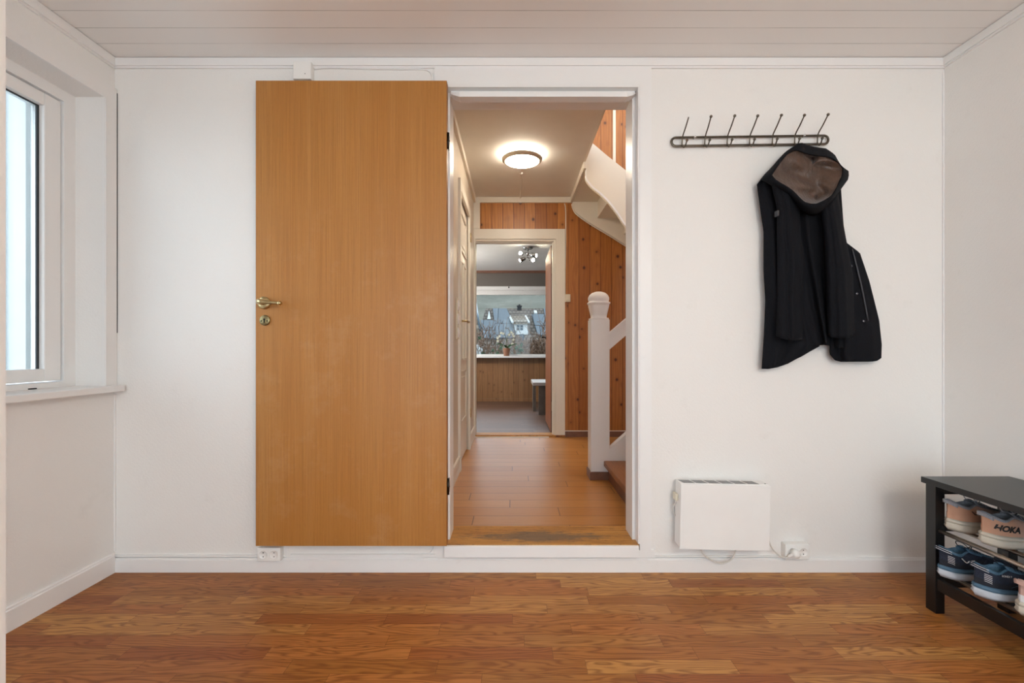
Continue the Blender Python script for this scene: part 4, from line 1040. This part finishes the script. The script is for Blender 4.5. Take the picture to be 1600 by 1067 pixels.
bxs('trim_ceiling_living', 'skirt', (LX0, LX1, DL-.02, DL, ZLC-.04, ZLC))
bxs('baseboard_living', 'pine_low', (LX0, LX1, DL-.028, DL-.012, HF, HF+.05))
wl = bxs('window_2', 'trim', (GX0, GX1, DL+.03, DL+.10, GZ1-.085, GZ1), (GX0, GX1, DL+.03, DL+.10, GZ0, GZ0+.045), (GX0, GX0+.07, DL+.03, DL+.10, GZ0+.045, GZ1-.085), (GX1-.07, GX1, DL+.03, DL+.10, GZ0+.045, GZ1-.085), (GX0-.05, GX1+.05, DL-.012, DL, GZ1-.01, GZ1+.05))
WPOS['window_2'] = Vector((0, 0, 0))
struct('window_pane', B().box(GX0+.07, GX1-.07, DL+.06, DL+.065, GZ0+.045, GZ1-.085), 'glass', parent=wl)
struct('window_sill', B().box(GX0-.05, GX1+.05, DL-.16, DL+.03, GZ0-.012, GZ0+.018, .004), 'trim', parent=wl)
struct('blind_pull', B().lathe([(.012, 0), (.012, .015), (.001, .018)], W(795, 449, DL-.012), 'y', 12), 'hole', parent=wl)
# the open living-room door, edge on
ld = B().box(.383, .422, LY+.01, LY+.79, HF+.02, DZT-.012).out('door_3', 'darkdoor'); tag(ld, kind='structure')
hz = W(853, 527, 5.42).z
b = B().lathe([(.024, 0), (.024, -.006), (.001, -.008)], (.383, LY+.72, hz), 'x', 18)
b.tube(smooth_path([(.383, LY+.72, hz), (.345, LY+.72, hz), (.335, LY+.70, hz), (.335, LY+.60, hz)]), .008, 10)
b.out('door_handle', 'steel', ld)
for zz in (W(862, 420, LY).z, W(862, 635, LY).z): B().box(.39, .416, LY+.002, LY+.012, zz-.045, zz+.045).tube([(.398, LY+.004, zz-.05), (.398, LY+.004, zz+.05)], .006, 8).out('hinge', 'brass', ld)
# spotlight cluster on the living room ceiling
sc = Vector((.185, 5.95, ZLC))
sl = thing('spotlight_cluster', sc, 'chrome four-armed spotlight on the living room ceiling', 'spotlight')
B().lathe([(.065, 0), (.065, -.02), (.05, -.028), (.001, -.03)], sc, 'z', 24).tube([sc+Vector((0, 0, -.02)), sc+Vector((0, 0, -.11))], .012, 10).out('ceiling_rose', 'chrome', sl)
for (dx, dy, dz, ax) in ((-.085, -.05, -.09, (-.3, -1, -.1)), (.075, -.04, -.11, (1, -.5, -.25)), (-.07, .03, -.15, (-1, -.2, -.5)), (.05, -.05, -.165, (.5, -.9, -.4))):
    c = sc+Vector((dx, dy, dz)); a_ = Vector(ax).normalized()
    arm = B().tube([sc+Vector((0, 0, dz*.8)), c], .007, 8)
    arm.tube([c-a_*.045, c-a_*.035, c-a_*.01, c+a_*.03, c+a_*.034], [.012, .024, .027, .031, .029], 18)
    hd = arm.out('spot_head', 'chrome', sl)
    B().tube([c+a_*.033, c+a_*.038, c+a_*.042], [.022, .020, .010], 16).out('bulb', 'bulb', hd)
# low table
tb = thing('low_table', (.62, 6.4, HF), 'pale-topped low table with slab legs behind the open living room door', 'table')
zt_ = W(0, 597, 6.17).z
B().box(.255, 1.15, 6.10, 6.75, zt_-.045, zt_, .006).out('table_top', 'table', tb)
B().box(.335, .66, 6.16, 6.20, HF, zt_-.045).out('leg', 'tleg', tb); B().box(.275, .315, 6.50, 6.72, HF, zt_-.045).out('leg', 'tleg', tb); B().box(1.05, 1.09, 6.2, 6.7, HF, zt_-.045).out('leg', 'tleg', tb)
# orchid on the sill
pz = GZ0+.018
oc = W(791.5, 550, DL-.085); oc.z = pz
og = thing('potted_orchid', oc, 'orchid in a blush ceramic pot on the living room windowsill', 'potted plant')
B().lathe([(.042, 0), (.046, .005), (.054, .07), (.060, .115), (.062, .13), (.057, .13), (.053, .118), (.001, .112)], oc, 'z', 28).out('pot', 'terracotta', og)
def leafs(d0, L, w, rise, droop):
    d0 = Vector(d0).normalized(); sd_ = Vector((-d0.y, d0.x, 0)); s0 = oc+Vector((0, 0, .118))
    def fn(u, v):
        p = s0+d0*(L*v)+Vector((0, 0, rise*math.sin(min(1, v*1.3)*PI/2)-droop*v*v))
        ww = w*(math.sin(PI*min(1, .12+v*.88))**.6)
        return p+sd_*((u-.5)*2*ww)+Vector((0, 0, .012*(2*abs(u-.5))**2))
    o = B().grid(fn, 7, 14).out('leaf', 'leaf', og, fix=False); m_ = o.modifiers.new('Solidify', 'SOLIDIFY'); m_.thickness = .003
leafs((-1, -.1, 0), .165, .022, .085, .015); leafs((-.8, .3, 0), .12, .02, .07, .02); leafs((1, -.15, 0), .17, .022, .055, -.02); leafs((.8, .25, 0), .12, .02, .07, .02); leafs((-.55, -.8, 0), .10, .02, .06, .02)
def ph(px, py, y=None): return W(px, py, (DL-.085) if y is None else y)
s1 = smooth_path([oc+Vector((0, 0, .12)), ph(791, 528), ph(784, 520), ph(779, 528), ph(778, 534)], 8)
s2 = smooth_path([oc+Vector((0, 0, .12)), ph(793, 527), ph(798, 519), ph(802, 524), ph(802, 532), ph(798, 540)], 8)
for s_ in (s1, s2): B().tube(s_, .004, 6).out('flower_stem', 'stem', og)
random.seed(3)
for s_, rng in ((s1, range(13, 33, 4)), (s2, range(11, 41, 5))):
    for i in rng:
        if i >= len(s_): continue
        c = s_[i]+Vector((random.uniform(-.012, .012), -.014, random.uniform(-.01, .01))); b = B()
        for k in range(5):
            a = 2*PI*k/5+.3; d_ = Vector((math.cos(a), -.15, math.sin(a))); n_ = Vector((-math.sin(a), 0, math.cos(a)))
            P = [c, c+d_*.013+n_*.009, c+d_*.026, c+d_*.013-n_*.009]; o2 = Vector((0, .0025, 0))
            b.add(P+[p+o2 for p in P], [(0, 1, 2, 3), (7, 6, 5, 4), (0, 4, 5, 1), (1, 5, 6, 2), (2, 6, 7, 3), (3, 7, 4, 0)])
        b.out('flower', 'petal', og)

# ================================================================ OUTSIDE THE LIVING ROOM WINDOW
def hillfn(u, v):
    x = lerp(-260, 260, u); y = lerp(100, 460, v)
    z = -9+.36*(y-100)+9*noise.noise(Vector((x*.012, y*.012, 0)))+3*noise.noise(Vector((x*.06, y*.06, 4)))
    return Vector((x, y, z))
struct('hillside', B().grid(hillfn, 80, 60), 'hill')
def RP(px, py, lift=0.0):
    k = (545-py)/F; y = (23.44-lift-.0)/(.6-k)        # plane z = .98-? through the ridge
    return Vector(((px-CX)*y/F, y, EYE+k*y))
def roofpoly(b, pts, lift=.06):
    top = [RP(x, y)+Vector((0, -lift*.5, lift)) for x, y in pts]; bot = [p-Vector((0, -lift*.5, lift*1.0)) for p in top]; n = len(pts)
    b.add(top+bot, [tuple(range(n)), tuple(range(n, 2*n))[::-1]]+[(i, (i+1) % n, n+(i+1) % n, n+i) for i in range(n)])
h1 = thing('house', RP(802, 530), 'neighbouring house with grey tiled roof and white dormer seen through the living room window', 'house', 'houses outside the living room window')
b = B(); roofpoly(b, [(759, 484), (920, 484), (950, 560), (738, 560)], .12); b.out('roof', 'slate', h1)
rp0, rp1 = RP(759, 484), RP(920, 484)
B().box(rp0.x, rp1.x, rp0.y-.12, rp0.y+.12, rp0.z-.02, rp0.z+.12).out('ridge', 'slate2', h1)
b = B(); e0, e1 = RP(738, 560), RP(950, 560)
B().add([e0-Vector((0, -.3, .1)), e1-Vector((0, -.3, .1)), rp1-Vector((0, 0, .25)), rp0-Vector((0, 0, .25)), Vector((e0.x, e0.y+.3, -7)), Vector((e1.x, e1.y+.3, -7)), Vector((rp1.x, rp1.y, -7)), Vector((rp0.x, rp0.y, -7))],
    [(0, 1, 2, 3), (0, 4, 5, 1), (1, 5, 6, 2), (2, 6, 7, 3), (3, 7, 4, 0), (4, 7, 6, 5)]).out('walls', 'hpink', h1)
for pts in ([(770, 486), (791.5, 486), (799.5, 503.5), (806, 504), (806, 532), (776, 532)], [(751, 504.5), (772.5, 504.5), (778, 533), (757, 533)], [(830.5, 495), (849.5, 495), (856.5, 528), (840.5, 528)], [(849.5, 486), (862, 486), (880, 528), (857, 528)]):
    b = B(); roofpoly(b, pts, .26); b.out('roof_sheet', 'solar', h1)
b = B(); roofpoly(b, [(834, 490.5), (838, 490.5), (839.5, 494.5), (835, 494.5)], .34); b.out('skylight', 'hwhite', h1)
# dormer
dd = 41.2
def dm(px, py, y=dd): return W(px, py, y)
fl, fr_, fb = dm(801.5, 503), dm(822, 503), dm(0, 522).z
b = B(); b.add([Vector((x, y, z)) for y in (dd, 45.5) for x, z in ((dm(805.5, 0).x, fb-.1), (dm(825, 0).x, fb-.1), (dm(823.5, 0).x, fl.z), (dm(802.5, 0).x, fl.z))], [(0, 1, 2, 3), (4, 7, 6, 5), (0, 4, 5, 1), (1, 5, 6, 2), (2, 6, 7, 3), (3, 7, 4, 0)])
dmr = b.out('dormer', 'hwhite', h1)
b = B(); T0 = [W(794.7, 491, 45.5), W(819, 491, 45.5), W(826.3, 504.3, 41), W(801, 504.3, 41)]; b.add([p+Vector((0, 0, .12)) for p in T0]+[p-Vector((0, 0, .12)) for p in T0], [(0, 1, 2, 3), (7, 6, 5, 4), (0, 4, 5, 1), (1, 5, 6, 2), (2, 6, 7, 3), (3, 7, 4, 0)]); b.out('dormer_roof', 'slate2', h1)
for a_, c_ in (((794.7, 491), (801, 504.3)), ((819, 491), (826.3, 504.3))):
    B().tube([W(a_[0], a_[1]-.6, 45.4), W(c_[0], c_[1]-.6, 40.95)], .11, 6).out('verge_board', 'hwhite', h1)
for k in range(2):
    for j in range(2):
        p = dm(807.2+k*5.6, 508+j*4.4, dd); B().box(p.x, p.x+.25, dd-.05, dd-.01, p.z-.21, p.z).out('window_pane', 'hpane', dmr)
p = dm(806, 517); B().box(p.x, p.x+1.05, dd-.5, dd, fb-.05, p.z, .0).out('flower_box', 'hwhite', dmr)
ch0, ch1 = W(808.3, 493, 45.2), W(814.7, 477.5, 45.2)
B().box(ch0.x, ch1.x, 45.0, 45.5, ch0.z-.4, ch1.z-.1).box(ch0.x-.05, ch1.x+.05, 44.95, 45.55, ch1.z-.1, ch1.z).box(ch0.x+.12, ch1.x-.1, 45.15, 45.4, ch1.z, ch1.z+.12).out('chimney', 'chim', h1)
g = [W(764, 485.5, 43.8), W(761.4, 498.5, 43.2), W(766.8, 498.5, 43.2)]
B().add([p for p in g]+[p+Vector((0, 1.6, 0)) for p in g], [(0, 1, 2), (5, 4, 3), (0, 3, 4, 1), (1, 4, 5, 2), (2, 5, 3, 0)]).out('gable', 'hwhite', h1)
p = W(813, 540, 39); B().box(p.x-.06, p.x+.30, 38.9, 39.3, -3, W(0, 522, 39).z).out('rain_pipe', 'hpane', h1)
h2 = thing('house', W(745, 530, 24), 'house edge with brown tiled roof at the left of the living room window', 'house', 'houses outside the living room window')
q0 = [W(742.5, 470, 26), W(749.5, 515, 22), W(690, 515, 22), W(690, 470, 26)]
B().add([p for p in q0]+[p-Vector((0, 0, .2)) for p in q0], [(0, 1, 2, 3), (7, 6, 5, 4), (0, 4, 5, 1), (1, 5, 6, 2), (2, 6, 7, 3), (3, 7, 4, 0)]).out('roof', 'slate2', h2)
B().tube([W(743, 470, 25.9), W(750, 515, 21.9)], .05, 6).out('verge_board', 'hpane', h2)
B().box(q0[2].x, W(747, 0, 23).x, 22.6, 26, -6.9, W(0, 516, 22.6).z).out('walls', 'hpink', h2)
cr = W(747, 545, 20)
B().box(cr.x-1.2, cr.x+.12, 19.6, 21.2, -1.6, cr.z+.18, .12).out('white_car_block', 'hwhite')  # white block standing in for part of a white car
tag(bpy.data.objects['white_car_block'], 'white shape behind the bush at the lower left of the living room window', 'car')
h3 = thing('house', W(828, 470, 190), 'tiny white house high on the wooded hillside', 'house', 'houses outside the living room window')
p = W(828.5, 470, 190); B().box(p.x-.9, p.x+.9, 189, 191, p.z-1.6, p.z+.4).out('walls', 'hwhite', h3)
B().prism([(p.x-1.1, p.z+.4), (p.x+1.1, p.z+.4), (p.x, p.z+1.3)], yz, 188.8, 191.2).out('roof', 'hpane', h3)

def bush(name, label, base, h, w, n, mat, r=.012, leafy=0, group=None, seed=1, stems=9, lmat='green', dpt=.5):
    rnd = random.Random(seed); t = thing(name, base, label, 'bush', 'shrubs outside the living room window'); b = B(); base = Vector(base); tipsl = []
    for s_ in range(stems):
        a = rnd.uniform(0, 2*PI); p = base+Vector((math.cos(a)*w*.2, math.sin(a)*w*.2*dpt, 0)); d_ = Vector((math.cos(a)*.35*w/h, math.sin(a)*.3*dpt, 1)).normalized()
        path = [p.copy()]
        for k in range(8):
            d_ = (d_+Vector((rnd.uniform(-.13, .13), rnd.uniform(-.08, .08), rnd.uniform(-.08, .12)))).normalized(); p = p+d_*(h/8)*rnd.uniform(.75, .98); path.append(p.copy())
        b.tube(path, [lerp(r*2.2, r*.8, k/8) for k in range(9)], 5)
        tipsl += path[2:]
    for i in range(n):
        s0 = rnd.choice(tipsl); d_ = Vector((rnd.uniform(-1, 1), rnd.uniform(-.6, .6), rnd.uniform(-.1, 1))).normalized(); L = rnd.uniform(.08, .22)*h*.5
        m = s0+d_*L*.5+Vector((0, 0, rnd.uniform(-.04, .06)*h)); e = s0+d_*L+Vector((0, 0, rnd.uniform(-.05, .05)*h))
        b.tube([s0, m, e], [r*.7, r*.55, r*.35], 4); tipsl.append(e)
    b.out('branches', mat, t)
    if leafy:
        b = B()
        for i in range(leafy):
            c = rnd.choice(tipsl)+Vector((rnd.gauss(0, .06), rnd.gauss(0, .05), rnd.gauss(0, .06)))*w
            u = Vector((rnd.uniform(-1, 1), rnd.uniform(-1, 1), rnd.uniform(-1, 1))).normalized(); v = u.orthogonal().normalized(); s_ = rnd.uniform(.02, .045)
            b.add([c-u*s_, c+v*s_*.6, c+u*s_, c-v*s_*.6, c+u.cross(v)*s_*.3], [(0, 1, 4), (1, 2, 4), (2, 3, 4), (3, 0, 4), (3, 2, 1, 0)])
        o = b.out('foliage', lmat, t); o['kind'] = 'stuff'
    return t
gz = -1.6
def bz(px, d): return (W(px, 0, d).x, d, gz)
bush('bush', 'bare reddish brown shrub right of the orchid, outside the window', bz(847, 12.2), 2.85, .55, 2300, 'twig', .010, seed=2, stems=20)
bush('bush', 'bare brown shrub just right of the orchid pot, outside the window', bz(822, 14.6), 2.75, .4, 1500, 'twig', .010, seed=5, stems=14)
bush('bush', 'evergreen bush left of the orchid, outside the window', bz(768, 10.6), 2.6, .3, 260, 'green', .010, leafy=5500, seed=8, stems=16)
bush('bush', 'bare arching shrub at the left edge of the living room window', bz(750, 13.6), 2.9, .42, 900, 'twig', .010, seed=11, stems=12)
bush('bush', 'bare brown shrub behind the orchid flowers, outside the window', bz(795, 16.4), 2.8, .45, 1000, 'twig', .011, seed=14, stems=14)

# ================================================================ LIGHT
wd = bpy.data.worlds.new('overcast_sky'); S.world = wd; wd.use_nodes = True
bg = wd.node_tree.nodes['Background']; bg.inputs[0].default_value = (.78, .895, 1.0, 1); bg.inputs[1].default_value = 3.2
def portal(name, loc, rot, sx, sy):
    l = bpy.data.lights.new(name, 'AREA'); l.shape = 'RECTANGLE'; l.size = sx; l.size_y = sy; l.cycles.is_portal = True
    o = bpy.data.objects.new(name, l); COL.objects.link(o); o.location = loc; o.rotation_euler = rot
portal('window_portal_left', (XL-.2, (WY0+WY1)/2, (WZ0+WZ1)/2), (0, -PI/2, 0), WZ1-WZ0, WY1-WY0)
portal('added_window_portal_rear', (.075, YR-.15, 1.13), (PI/2, 0, 0), 3.35, 2.06)
portal('added_window_portal_side', (LX0-.15, 6.2, 1.42), (0, -PI/2, 0), 1.45, 2.0)
portal('window_portal_living', ((GX0+GX1)/2, DL+.15, (GZ0+GZ1)/2), (-PI/2, 0, 0), GX1-GX0, GZ1-GZ0)
def unseen_globe_lamp(name, loc, top, r, strength, col, label):  # globes hang out of view, placed to light the rooms
    t = thing('unseen_globe', (loc[0], loc[1], top), label, 'pendant lamp', 'unseen globe lamps'); loc = Vector(loc)
    M[name] = emit(name, col, strength)
    B().lathe([(.05, 0), (.05, -.018), (.012, -.03), (.001, -.03)], (loc.x, loc.y, top), 'z', 24).tube([(loc.x, loc.y, top-.02), (loc.x, loc.y, loc.z+r)], .004, 8).out('cord', 'plastic', t)
    B().lathe([(.03, r+.03), (.035, r-.012), (.001, r-.014)], loc, 'z', 20).out('holder', 'chrome', t)
    B().ball(loc, r, 28).out('globe', name, t)
unseen_globe_lamp('lamp_room', (.95, -.8, 1.80), ZC, .15, 30, '#fff4e6', 'unseen globe lamp behind the viewer, its shape chosen to light the entry ceiling')  # inferred warm lamp; unseen globe shape chosen to brighten the ceiling
unseen_globe_lamp('fill_upper', (1.4, 3.1, 3.9), 4.7, .13, 26, '#ffeed8', 'unseen globe added high in the stairwell to light the boarding')  # unseen, added to light the upper stairwell boards
unseen_globe_lamp('fill_living', (-1.3, 6.2, 1.75), ZLC, .15, 38, '#fff6ea', 'unseen globe added in the living room to brighten its ceiling')  # unseen extra light, added to brighten the living room ceiling

# ================================================================ CAMERA
cam = bpy.data.cameras.new('camera'); co = bpy.data.objects.new('camera', cam); COL.objects.link(co)
cam.sensor_fit = 'HORIZONTAL'; cam.sensor_width = 36; cam.lens = F/1600*36; cam.clip_start = .05; cam.clip_end = 1000
cam.shift_x = -(CX-800)/1600; cam.shift_y = (CY-533.5)/1600
co.location = (0, 0, EYE); co.rotation_euler = (PI/2, 0, 0)
S.camera = co
S.view_settings.view_transform = 'Standard'; S.view_settings.look = 'None'; S.view_settings.gamma = 1; S.view_settings.use_curve_mapping = False
S.view_settings.exposure = 1.02
S.cycles.max_bounces = 10; S.cycles.diffuse_bounces = 6; S.cycles.transparent_max_bounces = 12
S.cycles.sample_clamp_indirect = 6.0
